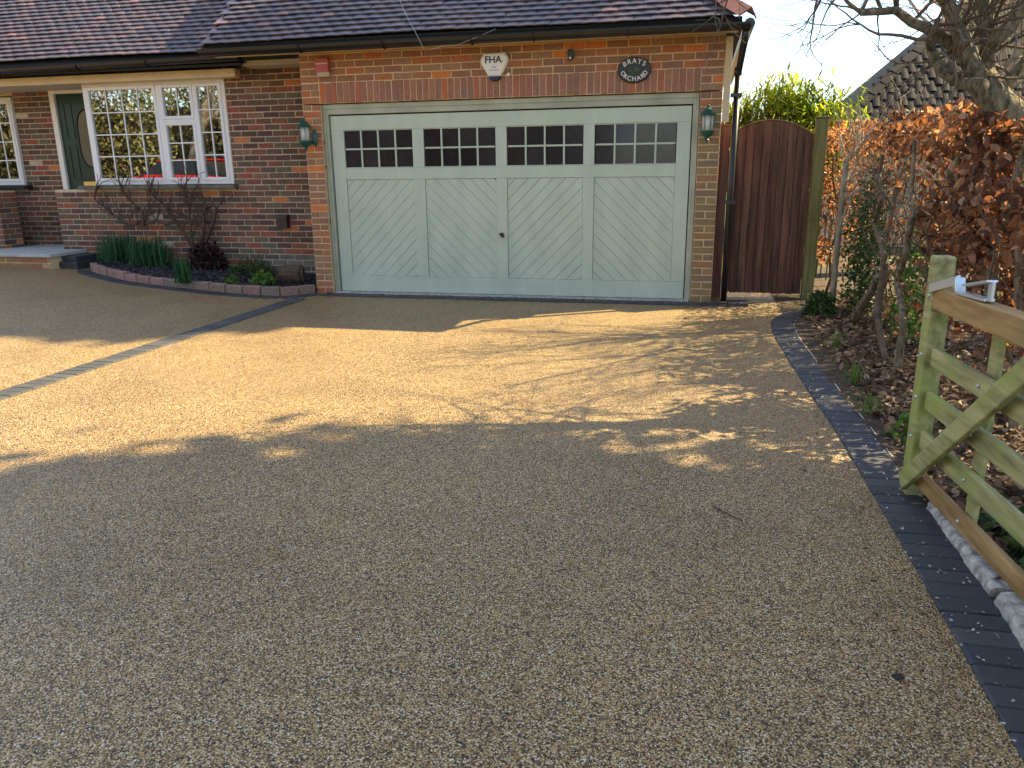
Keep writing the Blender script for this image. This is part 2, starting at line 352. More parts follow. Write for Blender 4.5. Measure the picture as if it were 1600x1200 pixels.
# ------------------------------------------------------------------ ground, drive
def sheet(name, xs, y0, y1, dz, M, kind='structure'):
    b = MB(); ys = (y0, y1)
    for x in xs:
        for y in ys: b.v.append((x, y, gz(x)+dz))
    for i in range(len(xs)-1): b.f.append((2*i, 2*i+2, 2*i+3, 2*i+1))
    return b.build(name, M, org=(0,0,0), kind=kind)
sheet('ground', (-400,-9,-.4,6,400), -400, 400, -.035, M_GRASS)
sheet('driveway', (-14,-9,-.4,5.32), -16, 3.2, 0, G)
b = MB(); b.v = [(5.30,-14,.004),(9,-14,.004),(9,5,.004),(5.30,5,.004)]; b.f = [(0,1,2,3)]
b.build('border_soil', M_SOIL, org=(0,0,0), kind='structure')

# ------------------------------------------------------------------ paving blocks
def block_mesh(name, l, wd, h, M, ch=.006):
    b = MB(); b.prism([(-l/2,-wd/2,0),(l/2,-wd/2,0),(l/2,wd/2,0),(-l/2,wd/2,0)], (0,0,1), h, ch); me = b.mesh(name); me.materials.append(M); return me
BLK = [block_mesh('paving_block', .197, .0965, .06, M_PAVE, c) for c in (.004,.006,.008)]
def run_blocks(path, name, parent, side=1, width=.2, step=.1, top=.012, flat=False):
    """blocks laid across a path; path = inner edge, width to one side"""
    P = [Vector((x,y,0)) for x, y in path]; cum = [0]
    for a, c in zip(P, P[1:]): cum.append(cum[-1]+(c-a).length)
    s = step/2; n = 0
    while s < cum[-1]:
        i = max(k for k in range(len(cum)-1) if cum[k] <= s); t = (s-cum[i])/(cum[i+1]-cum[i])
        q = P[i].lerp(P[i+1], t); d = (P[i+1]-P[i]).normalized()
        nrm = Vector((d.y,-d.x,0))*side
        c = q+nrm*width/2; c.z = gz(c.x)+top+random.uniform(-.0015,.0015)
        a = math.atan2(nrm.y, nrm.x)+random.uniform(-.008,.008)
        if flat: a += math.pi/2
        inst(name, random.choice(BLK), parent, c, (random.uniform(-.006,.006), random.uniform(-.006,.006), a)); s += step; n += 1
    return n
def smooth_path(pts, n=8):
    out = []; P = [pts[0]]+list(pts)+[pts[-1]]
    for i in range(1, len(P)-2):
        for k in range(n):
            t = k/n; p0,p1,p2,p3 = [np.array(P[i+j]) for j in (-1,0,1,2)]
            out.append(tuple(.5*((2*p1)+(-p0+p2)*t+(2*p0-5*p1+4*p2-p3)*t*t+(-p0+3*p1-3*p2+p3)*t**3)))
    out.append(pts[-1]); return out
edge_r = smooth_path([(5.25,-9.2),(5.25,-6.8),(5.215,-4.7),(5.165,-3.6),(5.115,-2.1),(5.125,-1.35),(5.20,-.95),(5.36,-.60),(5.60,-.32)])
e1 = empty('block_edging', (5.3,-4.5,0), 'charcoal block edging curving along the hedge border on the right', 'edging')
run_blocks(edge_r, 'paving_block', e1, 1)
e2 = empty('block_strip', (-.3,-3,0), 'charcoal block strip crossing the drive from the garage pier to the left', 'paving strip')
M_PAVS = pieced('sunlit_block', [(0,(.062,.064,.070)),(.3,(.08,.08,.084)),(.6,(.07,.071,.076)),(.85,(.095,.095,.096))], .7, 60, .35, .35, .002)  # lighter copy of the charcoal block, sunlight put into its colour
_B = BLK; BLK = [block_mesh('paving_block', .197, .0965, .06, M_PAVS, c) for c in (.004,.006,.008)]
run_blocks([(-.19,-7.5),(-.19,-.62)], 'paving_block', e2, -1); BLK = _B
e3 = empty('block_apron', (2.1,-.25,0), 'dark row of blocks along the foot of the garage door', 'edging')
run_blocks([(-.15,-.345),(4.82,-.345)], 'paving_block', e3, -1, .2, .1, .014)
kerb_c = smooth_path([(-.285,-.14),(-.42,-.36),(-.70,-.55),(-1.22,-.60),(-1.78,-.56),(-2.3,-.49),(-2.87,-.37),(-3.33,-.17),(-3.75,.05),(-3.95,.22)])
e4 = empty('bed_edging', (-2,-.6,.05), 'dark block band hugging the outside of the curved flower bed', 'edging')
off = []
for i, (x, y) in enumerate(kerb_c):
    a = Vector(kerb_c[max(i-1,0)]); c = Vector(kerb_c[min(i+1,len(kerb_c)-1)]); d = (c-a).normalized(); nn = Vector((-d.y,d.x))
    off.append((x+nn.x*.01, y+nn.y*.01))
run_blocks(off, 'paving_block', e4, -1, .13, .1, .008)
# kerb stones round the bed
ke = empty('flower_bed_kerb', (-2,-.5,.05), 'low curved kerb of reddish and grey stones round the flower bed', 'kerb')
KST = []
for v in range(3):
    b = MB(); b.prism([(-.112,-.045,0),(.112,-.045,0),(.112,.045,0),(-.112,.045,0)], (0,0,1), .16, .012)
    me = b.mesh('kerb_stone'); me.materials.append(M_KERB); KST.append(me)
P = [Vector((x,y)) for x, y in kerb_c]; cum = [0]
for a, c in zip(P, P[1:]): cum.append(cum[-1]+(c-a).length)
s = .13
while s < cum[-1]-.05:
    i = max(k for k in range(len(cum)-1) if cum[k] <= s); t = (s-cum[i])/(cum[i+1]-cum[i]); q = P[i].lerp(P[i+1], t); d = (P[i+1]-P[i]).normalized()
    nrm = Vector((d.y,-d.x))  # towards the wall
    c = q+nrm*.055
    inst('kerb_stone', random.choice(KST), ke, (c.x, c.y, gz(c.x)+.105+random.uniform(-.008,.008)), (random.uniform(-.04,.04), random.uniform(-.03,.03), math.atan2(d.y,d.x)+random.uniform(-.04,.04)))
    s += .238
# bed soil and slate chips
b = MB(); n = len(kerb_c)
for x, y in kerb_c: b.v.append((x, y+.06, gz(x)+.065))
for x, y in kerb_c: b.v.append((x, .76, gz(x)+.10))
for i in range(n-1): b.f.append((i, i+n, i+n+1, i+1))
b.build('flower_bed_soil', M_SOIL, org=(0,0,0), kind='structure')
def in_bed(x, y):
    for (x0,y0),(x1,y1) in zip(kerb_c, kerb_c[1:]):
        if x1 <= x <= x0: return y > y0+(y1-y0)*(x-x0)/(x1-x0+1e-9)+.09 and y < .73
    return False
pos = []
while len(pos) < 8000:
    x, y = random.uniform(-3.9,-.32), random.uniform(-.55,.73)
    if in_bed(x, y): pos.append((x, y, gz(x)+.075+.03*(y+.5)/1.2+random.uniform(0,.012)))
V, Fq = scatter([(-.5,-.4,0),(.5,-.3,.0),(.4,.4,.1),(-.4,.35,.08)], [(0,1,2,3)], pos, rotmats(len(pos),.45), RNG.uniform(.012,.034,len(pos)))
np_mesh('slate_chippings', V, Fq, M_CHIP, label='dark purple slate chippings covering the flower bed', category=None, kind='stuff') if False else tag(np_mesh('slate_chippings', V, Fq, M_CHIP), 'dark purple slate chippings covering the flower bed', 'chippings', kind='stuff')

# ------------------------------------------------------------------ brickwork
CH, BP, JT = .0783, .235, .0135
def brick_mesh(name, l, h, d, M, ch=.0045):
    b = MB(); b.prism([(-l/2,0,-h/2),(l/2,0,-h/2),(l/2,0,h/2),(-l/2,0,h/2)], (0,-1,0), d, ch); me = b.mesh(name); me.materials.append(M); return me
class Bricks:
    """collects bricks (centre x, face y, centre z, length, upright?) of one wall; the largest in view become objects"""
    def __init__(s): s.l = []
    def row(s, x0, x1, z, y, first=None, pitch=BP):
        x = x0
        k = 0
        while x < x1-.03:
            Lb = first if (k == 0 and first) else pitch
            e = min(x+Lb, x1)
            if x1-e < .04: e = x1
            s.l.append(((x+e)/2, y, z+CH/2, e-x-JT, CH-JT)); x = e; k += 1
    def emit(s, M, parent, limit=300, name='brick', stuffname='far_bricks'):
        key = lambda q: (Vector((q[0],q[1],q[2]))-CAMP).length
        L_ = sorted(s.l, key=key); cache = {}
        for (x, y, z, l, h) in L_[:limit]:
            k = (round(l,2), round(h,2))
            if k not in cache: cache[k] = brick_mesh(name, k[0], k[1], .09, M)
            inst(name, cache[k], parent, (x+random.gauss(0,.0012), y+random.uniform(-.0025,.0025), z+random.gauss(0,.001)),
                 (random.gauss(0,.004), random.gauss(0,.004), random.gauss(0,.004)), (l/k[0]*random.uniform(.985,1.01), 1, h/k[1]*random.uniform(.97,1.02)))
        if len(L_) > limit:
            b = MB()
            for (x, y, z, l, h) in L_[limit:]:
                yy = y+random.uniform(-.0025,.0025); l2 = l*random.uniform(.985,1.01)/2; h2 = h*random.uniform(.97,1.02)/2
                b.prism([(x-l2,yy,z-h2),(x+l2,yy,z-h2),(x+l2,yy,z+h2),(x-l2,yy,z+h2)], (0,-1,0), .05, .0045)
            o = b.build(stuffname, M, parent, org=porg(parent)); o['kind'] = 'stuff'

garage = empty('garage', (2.13,-.1,0), 'brick garage wing with a wide sage green door and plain tiled roof', 'garage')
GY = -.1
b = MB()                                                  # mortar core, 9 mm behind the brick faces
y0 = GY+.009
b.box((-.303,y0,-.1),(-.078,y0+.22,2.262)); b.box((4.349,y0,-.1),(4.577,y0+.22,2.262)); b.box((-.303,y0,2.276),(4.577,y0+.22,2.83))
b.box((-.078,.10,2.20),(4.349,.12,2.276))
b.box((4.3,.125,-.1),(4.577,6,2.83)); b.box((-.303,.125,-.1),(-.1,6,2.83))
gw = b.build('wall', M_MOG, garage, org=porg(garage))
MB().box((-.09,.127,-.05),(4.295,.14,2.95)).build('light_blocker', M_BLACKM, garage)  # black board added behind the door to stop sun leaking through
MB().box((-.30,.145,2.835),(4.57,5.9,2.85)).build('ceiling', M_BLACKM, garage)
B = Bricks(); BS = Bricks(); BB = Bricks()
M_BRB = pieced('buff_brick', [(0,(.27,.19,.10)),(.3,(.32,.215,.11)),(.55,(.24,.17,.105)),(.8,(.31,.18,.09))], .85, 42, .36, .5, .004, stain=(1.7,.58,(.20,.17,.065),.6))
for k in range(29):
    z = k*CH
    for (xa, xb) in ((-.305,-.073),(4.346,4.58)):
        bb = BB if (xa > 4 and k < 27) else B
        if k % 2: bb.row(xa, xb, z, GY, None, .6)
        else: bb.row(xa, xb, z, GY, (xb-xa)/2, (xb-xa)/2)
for k in range(29, 32):
    z = k*CH
    for (xa, xb) in ((-.305,-.073),(4.346,4.58)):
        if k % 2: B.row(xa, xb, z, GY, None, .6)
        else: B.row(xa, xb, z, GY, (xb-xa)/2, (xb-xa)/2)
for k in range(32, 36): B.row(-.305, 4.58, k*CH, GY, BP*(.5 if k % 2 else 1))
n = 58; pw = (4.346+.073)/n
for i in range(n): BS.l.append((-.073+pw*(i+.5), GY, 29*CH+.1175+.003, pw-.0115, .2225))
B.emit(M_BRG, gw, 190); BB.emit(M_BRB, gw, 50); BS.emit(M_BRS, gw, 60, 'soldier_brick')

# side faces of the garage walls
b = MB()
for (X_, sg_, yend) in ((-.3045,-1,.74),(4.5785,1,5.8)):
    for k in range(36):
        y = GY+.112-(0 if k % 2 else BP/2); z = k*CH+JT/2
        while y < yend-.05:
            ya, yb = max(y, GY+.112), min(y+BP-JT, yend); y += BP
            if yb-ya < .04: continue
            P_ = [(X_+sg_*.004,ya,z),(X_+sg_*.004,yb,z),(X_+sg_*.004,yb,z+CH-JT),(X_+sg_*.004,ya,z+CH-JT)]
            b.prism(P_ if sg_ > 0 else P_[::-1], (sg_,0,0), .012, .004)
o = b.build('side_bricks', M_BRG, gw, org=porg(gw)); o['kind'] = 'stuff'
# garage door
M_INNER = M_BLACKM
fr = MB()
fr.box((-.071,-.03,0),(-.012,.06,2.2655)); fr.box((4.279,-.03,0),(4.344,.06,2.2655)); fr.box((-.012,-.03,2.152),(4.279,.06,2.2655))
dfm = fr.build('door_frame', M_SAGE2, garage, bevel=.004)
MB().box((-.069,-.045,2.215),(4.342,-.0305,2.2650)).build('frame_moulding', M_SAGE2, dfm, bevel=.003)
MB().box((-.069,-.045,.002),(-.045,-.0305,2.2145)).build('frame_moulding', M_SAGE2, dfm, bevel=.003)
MB().box((4.318,-.045,.9),(4.342,-.0305,2.2145)).build('frame_moulding', M_SAGE2, dfm, bevel=.003)
door = MB().box((.004,.034,.024),(4.263,.06,2.134)).build('garage_door', M_BLACKM, garage)
def dbox(name, x0, x1, z0, z1, y0=0., y1=.033, M=M_SAGE, bv=.003): return MB().box((x0,y0,z0),(x1,y1,z1)).build(name, M, door, bevel=bv)
XS = [(.16,1.035),(1.177,2.056),(2.190,3.083),(3.210,4.118)]
st = [0]+[v for q in XS for v in q]+[4.267]
dbox('top_rail', 0, 4.267, 1.972, 2.137); dbox('bottom_rail', 0, 4.267, .022, .219); dbox('lock_rail', .161, 4.117, 1.394, 1.527)
for i in range(5):
    xa, xb = st[2*i], st[2*i+1]
    if i in (0,4): dbox('stile', xa, xb, .2195, 1.9715)
    else: dbox('stile', xa+.0005, xb-.0005, .2195, 1.3935); dbox('stile', xa+.0005, xb-.0005, 1.5275, 1.9715)
def clip(poly, a, c):                                      # keep a.x*p <= c
    out = []
    for i in range(len(poly)):
        p, q = poly[i], poly[(i+1) % len(poly)]; dp, dq = a[0]*p[0]+a[1]*p[1]-c, a[0]*q[0]+a[1]*q[1]-c
        if dp <= 0: out.append(p)
        if dp*dq < 0: t = dp/(dp-dq); out.append((p[0]+(q[0]-p[0])*t, p[1]+(q[1]-p[1])*t))
    return out
for pi, (xa, xb) in enumerate(XS):
    za, zb = .2195, 1.3935; d = (1,-1) if pi % 2 == 0 else (1,1)      # strips x -/+ z = const
    nrm = (d[0]/math.sqrt(2), d[1]/math.sqrt(2)); bw = .1045
    rect = [(xa+.001,za),(xb-.001,za),(xb-.001,zb),(xa+.001,zb)]
    vals = [nrm[0]*x+nrm[1]*z for x, z in rect]; c = min(vals)-.03
    while c < max(vals):
        poly = clip(clip(rect, nrm, c+bw-.0012), (-nrm[0],-nrm[1]), -(c+.0012))
        if len(poly) >= 3:
            ar = abs(sum(poly[i][0]*poly[(i+1)%len(poly)][1]-poly[(i+1)%len(poly)][0]*poly[i][1] for i in range(len(poly))))/2
            if ar > .0006: MB().prism([(x,.014,z) for x, z in poly], (0,-1,0), .018, .0038).build('diagonal_board', M_SAGE, door)
        c += bw
    # glazed light: four by two panes with bars
    pw = (xb-xa)/4; ph = (1.9715-1.5275)/2
    for i in range(4):
        for j in range(2):
            MB().box((xa+i*pw+.010,.022,1.5275+j*ph+.010),(xa+(i+1)*pw-.010,.030,1.5275+(j+1)*ph-.010)).build('pane', M_PANE, door).rotation_euler = (random.gauss(0,.008), 0, random.gauss(0,.01))
    for i in range(1,4): dbox('glazing_bar', xa+i*pw-.0105, xa+i*pw+.0105, 1.528, 1.971, .006, .0335, M_SAGE, .004)
    for i in range(4): dbox('glazing_bar', xa+i*pw+.011, xa+(i+1)*pw-.011, 1.5275+ph-.0105, 1.5275+ph+.0105, .0065, .0335, M_SAGE, .004)
    for zz in (1.5285, 1.9615): dbox('glazing_bead', xa+.001, xb-.001, zz, zz+.009, .008, .0335, M_SAGE, .003)
hm = MB(); hm.lathe((2.123,0,.735), [(.001,-.03),(.03,-.03),(.03,.03),(.001,.03)], 12)
hm = MB(); hm.tube([(2.118,.0,.74),(2.118,-.022,.74)], [.026,.022], 12); hm.bar((2.09,-.028,.752),(2.150,-.030,.726),.014,.018); hm.tube([(2.135,-.02,.715),(2.135,-.04,.715)],.012,8)
hm.build('door_handle', M_BLACK, door, smooth=False)
MB().box((-.05,-.14,-.02),(4.33,.03,.018)).build('door_threshold', M_CONC, garage, bevel=.004)
# corner trim, fascia, soffit
MB().box((4.584,-.098,1.95),(4.655,-.05,2.80)).build('corner_board', M_CREAM, garage, bevel=.003)
MB().box((-1.36,-.42,2.832),(4.70,-.10,2.846)).build('soffit', M_CREAM, garage)
MB().box((-1.36,-.44,2.80),(4.72,-.421,2.93)).build('fascia', M_BLACKM, garage)
# ------------------------------------------------------------------ plain-tile roofs
def tile_mesh(name, M, wd=.1695, ln=.265, th=.012):
    b = MB(); n = 4; V = []
    for (yy, zz) in ((0,0),(ln,0)):
        for i in range(n+1):
            x = -wd/2+wd*i/n; cam_ = .004*(1-(2*x/wd)**2)
            V.append((x, yy, cam_+th)); 
    for (yy, zz) in ((0,0),(ln,0)):
        for i in range(n+1):
            x = -wd/2+wd*i/n; V.append((x, yy, .004*(1-(2*x/wd)**2)))
    k = n+1; Fs = []
    for i in range(n):
        Fs.append((i, i+1, k+i+1, k+i)); Fs.append((2*k+i+1, 2*k+i, 3*k+i, 3*k+i+1)); Fs.append((i+1, i, 2*k+i, 2*k+i+1))
    Fs.append((0, k, 3*k, 2*k)); Fs.append((n, 2*k+n, 3*k+n, k+n))
    b.add(V, Fs); me = b.mesh(name); me.materials.append(M); return me
TM = tile_mesh('roof_tile', M_TILE)
TMV = np.array([v.co[:] for v in TM.vertices]); TMF = [tuple(p.vertices) for p in TM.polygons]
def tile_roof(parent, thing, eave_y, eave_z, pitch, gauge, xl, xr, rows, limit, name='roof_tile', drop=0.):
    """xl(t), xr(t): ends at slope distance t; tiles ordered from the camera; sag drop"""
    tp = math.radians(pitch); L_ = []
    for r in range(rows):
        t = r*gauge; yy = eave_y+t*math.cos(tp); zz = eave_z+t*math.sin(tp)
        xa, xb = xl(t), xr(t); x = xa+(.084 if r % 2 else 0)
        while x < xb+.02:
            L_.append((x+random.uniform(-.003,.003), yy+random.uniform(-.002,.002), zz+random.uniform(-.0015,.002)+.012*math.sin(x*1.3+r*.2)*drop, r)); x += .1715
    L_.sort(key=lambda q: (Vector(q[:3])-CAMP).length-(0 if q[3] < 9 else 50))
    lim = 0; stuff = MB(); tilt = tp-.19
    for (x, y, z, r) in L_:
        rt = (tilt+random.gauss(0,.007), random.gauss(0,.007), random.gauss(0,.008))
        if lim < limit:
            inst(name, TM, parent, (x,y,z), rt); lim += 1
        else:
            R = Matrix.LocRotScale(Vector((x,y,z)), __import__('mathutils').Euler(rt), None)
            stuff.add([R@Vector(v) for v in TMV], TMF)
    if stuff.v:
        o = stuff.build('roof_tiles', M_TILE, parent, org=porg(parent)); o['kind'] = 'stuff'
PT = 40; tp = math.radians(PT); EY, EZ = -.50, 2.935; RR = 3.1/math.cos(tp)
hipx = lambda t: 4.78-t*math.cos(tp)
b = MB()
def rp(x, t, dz=0): return (x, EY+t*math.cos(tp), EZ+t*math.sin(tp)+dz)
b.add([rp(-1.30,0,-.075), rp(4.74,0,-.075), rp(4.74-3.1,RR,-.075), rp(-1.30,RR,-.075), (4.74,6,EZ-.075), (1.64,6,rp(0,RR)[2]-.03), (-1.3,6,rp(0,RR)[2]-.03)],
      [(0,1,2,3), (1,4,5,2), (3,2,5,6)])
b.add([rp(-1.30,0,-.034), rp(-1.30,RR,-.034), rp(-1.30,RR,-.6), (-1.30,EY+.5,EZ-.1)], [(0,1,2,3)])
groof = b.build('roof', M_BLACKM, garage, org=porg(garage))
tile_roof(groof, garage, EY, EZ, PT, .1, lambda t: -1.24, lambda t: hipx(t)-.06, 40, 300, drop=.8)
# hip tiles
for i in range(14):
    t = .02+i*.24; c = Vector((4.80-t*math.cos(tp)*1., EY-.02+t*math.cos(tp), EZ+t*math.sin(tp)+.01)); d = Vector((-math.cos(tp),math.cos(tp),math.sin(tp))).normalized()
    sd = d.cross(Vector((0,0,1))).normalized(); u = sd.cross(d)
    h = MB(); w_ = .13
    h.add([c-sd*w_-u*.05, c+u*.045, c+sd*w_-u*.05, c+d*.3-sd*w_-u*.06, c+d*.3+u*.03, c+d*.3+sd*w_-u*.06, c-sd*w_-u*.07, c+u*.02, c+sd*w_-u*.07],
          [(0,1,4,3),(1,2,5,4),(0,6,7,1),(1,7,8,2)])
    h.build('hip_tile', M_HIP, groof)
# gutters: half-round channel with brackets
def gutter(name, parent, x0, x1, y, z0, z1, r=.062, brackets=()):
    b = MB(); n = 12; A = [math.pi+math.pi*k/n for k in range(n+1)]
    for x, z in ((x0,z0),(x1,z1)):
        for rr in (r, r-.005):
            for a in A: b.v.append((x, y+rr*math.cos(a), z+rr*math.sin(a)*1.05))
    k = n+1
    for i in range(n):
        b.f.append((i, i+1, 2*k+i+1, 2*k+i)); b.f.append((k+i+1, k+i, 3*k+i, 3*k+i+1))
    b.f.append((0,2*k,3*k,k)); b.f.append((n,k+n,3*k+n,2*k+n)); b.f.append(tuple(range(k))); b.f.append(tuple(range(3*k-1,2*k-1,-1)))
    g = b.build(name, M_BLACK, parent, smooth=False)
    for xx in brackets:
        t = (xx-x0)/(x1-x0); zz = z0+(z1-z0)*t; c = MB(); A2 = [math.pi*1.0+math.pi*j/8 for j in range(9)]
        P_ = [(xx, y+(r+.006)*math.cos(a), zz+(r+.006)*math.sin(a)*1.05) for a in A2]
        for j in range(8): c.bar(P_[j], P_[j+1], .03, .006, up=(1,0,0))
        c.build('gutter_bracket', M_BLACK, g)
    return g
gutter('gutter', garage, -1.33, 4.80, -.52, 2.865, 2.855, .064, (-.05,.95,1.95,2.62,3.6,4.5))
gs = MB(); gs.tube([(4.79,-.5,2.85),(4.79,5,2.85)], .055, 8); gs.build('side_gutter', M_BLACK, garage)
dp = MB(); dp.tube([(4.76,-.48,2.80),(4.755,-.42,2.70),(4.735,-.17,2.52),(4.725,-.13,2.44)], .036, 12); dp.tube([(4.725,-.13,2.45),(4.715,-.13,.03)], .034, 12); dp.tube([(4.72,-.13,2.49),(4.72,-.13,2.41)], .042, 12)
dpo = dp.build('downpipe', M_BLACK, garage, smooth=True)
for z in (2.2,1.1): MB().box((4.66,-.175,z),(4.775,-.05,z+.035)).build('pipe_clip', M_BLACK, dpo)

# ------------------------------------------------------------------ main house
house = empty('house', (-3,.75,.1), 'brown brick bungalow with white framed windows and a recessed porch', 'house')
MY = .75
b = MB()
b.box((-1.862,MY+.009,-.1),(-.28,MY+.25,2.90)); b.box((-4.827,MY+.009,-.1),(-1.862,MY+.25,1.285))
b.box((-4.10,MY+.252,-.1),(-4.02,1.55,2.75))
hw = b.build('wall', M_MOM, house, org=porg(house))
M_BRP = pieced('lime_washed_brick', [(0,(.15,.14,.115)),(.4,(.19,.175,.14)),(.7,(.13,.115,.095))], .9, 30, .3, .4, .004)
B = Bricks(); BL = Bricks()
for k in range(37):
    z = k*CH; 
    if k < 5: BL.row(-1.75+(BP/2 if k % 2 else 0), -.30, z, MY); B.row(-4.83, -1.75+(BP/2 if k % 2 else 0), z, MY, BP*(.5 if k % 2 else 1))
    elif z < 1.25: B.row(-4.83, -.30, z, MY, BP*(.5 if k % 2 else 1))
    else: B.row(-1.86, -.30, z, MY, BP*(.75 if k % 2 else .25))
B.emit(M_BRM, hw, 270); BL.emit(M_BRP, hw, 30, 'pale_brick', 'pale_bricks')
# plinth render band at the bottom right, flaunching by the pier
# porch back wall
PY = 1.5
b = MB(); b.box((-9,PY+.009,0),(-6.03,PY+.2,1.30)); b.box((-6.03,PY+.009,0),(-5.33,PY+.2,2.9)); b.box((-5.33,PY+.009,2.78),(-4.0,PY+.2,2.9)); b.box((-9,PY+.009,2.68),(-6.03,PY+.2,2.9)); b.box((-4.36,PY+.009,0),(-4.0,PY+.2,2.8))
pw_ = b.build('porch_wall', M_MOM, house, org=porg(house))
B = Bricks()
for k in range(5, 37):
    z = k*CH; B.row(-6.03 if z > 1.25 else -8.2, -5.33, z, PY, BP*(.5 if k % 2 else 1))
B.emit(M_BRM, pw_, 0, stuffname='porch_bricks')
# low wall left of the porch
b = MB(); b.box((-9,MY+.009,0),(-5.879,1.10,1.27)); lw = b.build('low_wall', M_MOM, house, org=porg(house))
B = Bricks()
for k in range(4, 16): B.row(-8.0-(BP/2 if k % 2 else 0), -5.87, k*CH, MY)
B.emit(M_BRM, lw, 0, stuffname='low_wall_bricks')
b = MB()
for k in range(4, 16):                                      # return face towards the porch
    for (ya, yb) in (((MY,MY+.10),(MY+.11,1.10)) if k % 2 else ((MY,MY+.22),(MY+.23,1.10))):
        b.prism([(-5.868,ya+.004,k*CH+.006),(-5.868,yb-.004,k*CH+.006),(-5.868,yb-.004,k*CH+.072),(-5.868,ya+.004,k*CH+.072)], (1,0,0), .02, .004)
o = b.build('return_bricks', M_BRM, lw, org=porg(lw)); o['kind'] = 'stuff'
# room behind the windows
b = MB(); b.add([(-4.0,MY+.26,.5),(-1.5,MY+.26,.5),(-1.5,4.6,.5),(-4.0,4.6,.5),(-4.0,MY+.26,2.9),(-1.5,MY+.26,2.9),(-1.5,4.6,2.9),(-4.0,4.6,2.9)], [(0,1,2,3),(4,7,6,5),(1,5,6,2),(2,6,7,3),(3,7,4,0)])
b.build('room', M_ROOM, house)
b = MB(); b.add([(-9,PY+.21,.5),(-6.0,PY+.21,.5),(-6.0,4.6,.5),(-9,4.6,.5),(-9,PY+.21,2.9),(-6,PY+.21,2.9),(-6,4.6,2.9),(-9,4.6,2.9)], [(0,1,2,3),(4,7,6,5),(1,5,6,2),(2,6,7,3),(3,7,4,0)])
b.build('room', M_ROOM, house)
def window(x0, x1, z0, z1, y, lights, name='window'):
    """lights: (x0,x1,z0,z1,cols,rows)"""
    wn = empty('window', (0,0,0)); COL.objects.unlink(wn); bpy.data.objects.remove(wn)
    f = MB(); t = .065
    f.box((x0,y,z0),(x0+t,y+.07,z1)); f.box((x1-t,y,z0),(x1,y+.07,z1)); f.box((x0+t,y,z1-t),(x1-t,y+.07,z1)); f.box((x0+t,y,z0),(x1-t,y+.07,z0+t))
    wn = f.build(name, M_UPVC, house, bevel=.006)
    for (a, c, d, e, nc, nr) in lights:
        s_ = MB(); t2 = .045
        s_.box((a,y-.012,d),(a+t2,y+.05,e)); s_.box((c-t2,y-.012,d),(c,y+.05,e)); s_.box((a+t2,y-.012,e-t2),(c-t2,y+.05,e)); s_.box((a+t2,y-.012,d),(c-t2,y+.05,d+t2))
        s_.build('sash', M_UPVC, wn, bevel=.006)
        ia, ic, id_, ie = a+t2, c-t2, d+t2, e-t2
        MB().box((ia-.004,y+.018,id_-.004),(ic+.004,y+.024,ie+.004)).build('pane', M_GLASS, wn)
        for i in range(1,nc): MB().box((ia+(ic-ia)*i/nc-.008,y+.008,id_),(ia+(ic-ia)*i/nc+.008,y+.0165,ie)).build('glazing_bar', M_UPVC, wn)
        for j in range(1,nr): MB().box((ia,y+.0072,id_+(ie-id_)*j/nr-.008),(ic,y+.0155,id_+(ie-id_)*j/nr+.008)).build('glazing_bar', M_UPVC, wn)
    return wn
wz0, wz1 = 1.345, 2.715; WY = MY+.0
mull = -2.905
wn = window(-4.095, -1.865, wz0, wz1, WY, [(-4.04,mull-.02,wz0+.05,wz1-.05,4,4), (mull+.04,-2.36,2.21,wz1-.05,2,1), (mull+.04,-2.36,wz0+.05,2.175,2,3), (-2.335,-1.92,wz0+.05,wz1-.05,2,4)])
MB().box((mull-.021,WY-.004,wz0+.064),(mull+.041,WY+.068,wz1-.064)).build('mullion', M_UPVC, wn, bevel=.005)
MB().box((-2.361,WY-.002,wz0+.064),(-2.334,WY+.066,wz1-.064)).build('mullion', M_UPVC, wn, bevel=.003)
MB().box((mull+.04,WY-.003,2.176),(-2.36,WY+.066,2.209)).build('transom', M_UPVC, wn, bevel=.004)
MB().box((-4.32,MY-.11,1.288),(-1.80,MY+.02,1.338)).build('window_sill', M_SLAB if False else grainy('brown_sill', (.10,.085,.065), (.17,.15,.12), 12, .8), house, bevel=.006)
# curtain in the right light
b = MB(); n = 26
for i in range(n):
    x = -2.30+.38*i/(n-1); yy = MY+.16+.02*math.sin(i*1.7); xt = x
    b.v += [(-1.90-(-1.90-x)*.30, yy, wz0), (-1.90-(-1.90-x)*.35, yy, 1.95), (x, yy, wz1)]
for i in range(n-1):
    for j in range(2): b.f.append((3*i+j, 3*i+3+j, 3*i+4+j, 3*i+1+j))
b.build('net_curtain', M_CURT, house, smooth=True)
wl = window(-8.4, -6.03, 1.345, 2.66, PY-.04, [(-6.75,-6.06,1.40,2.61,3,4), (-8.3,-6.80,1.40,2.61,5,4)])
MB().box((-8.6,PY-.16,1.288),(-5.92,PY+.02,1.338)).build('window_sill', M_BLACKM, house, bevel=.005)
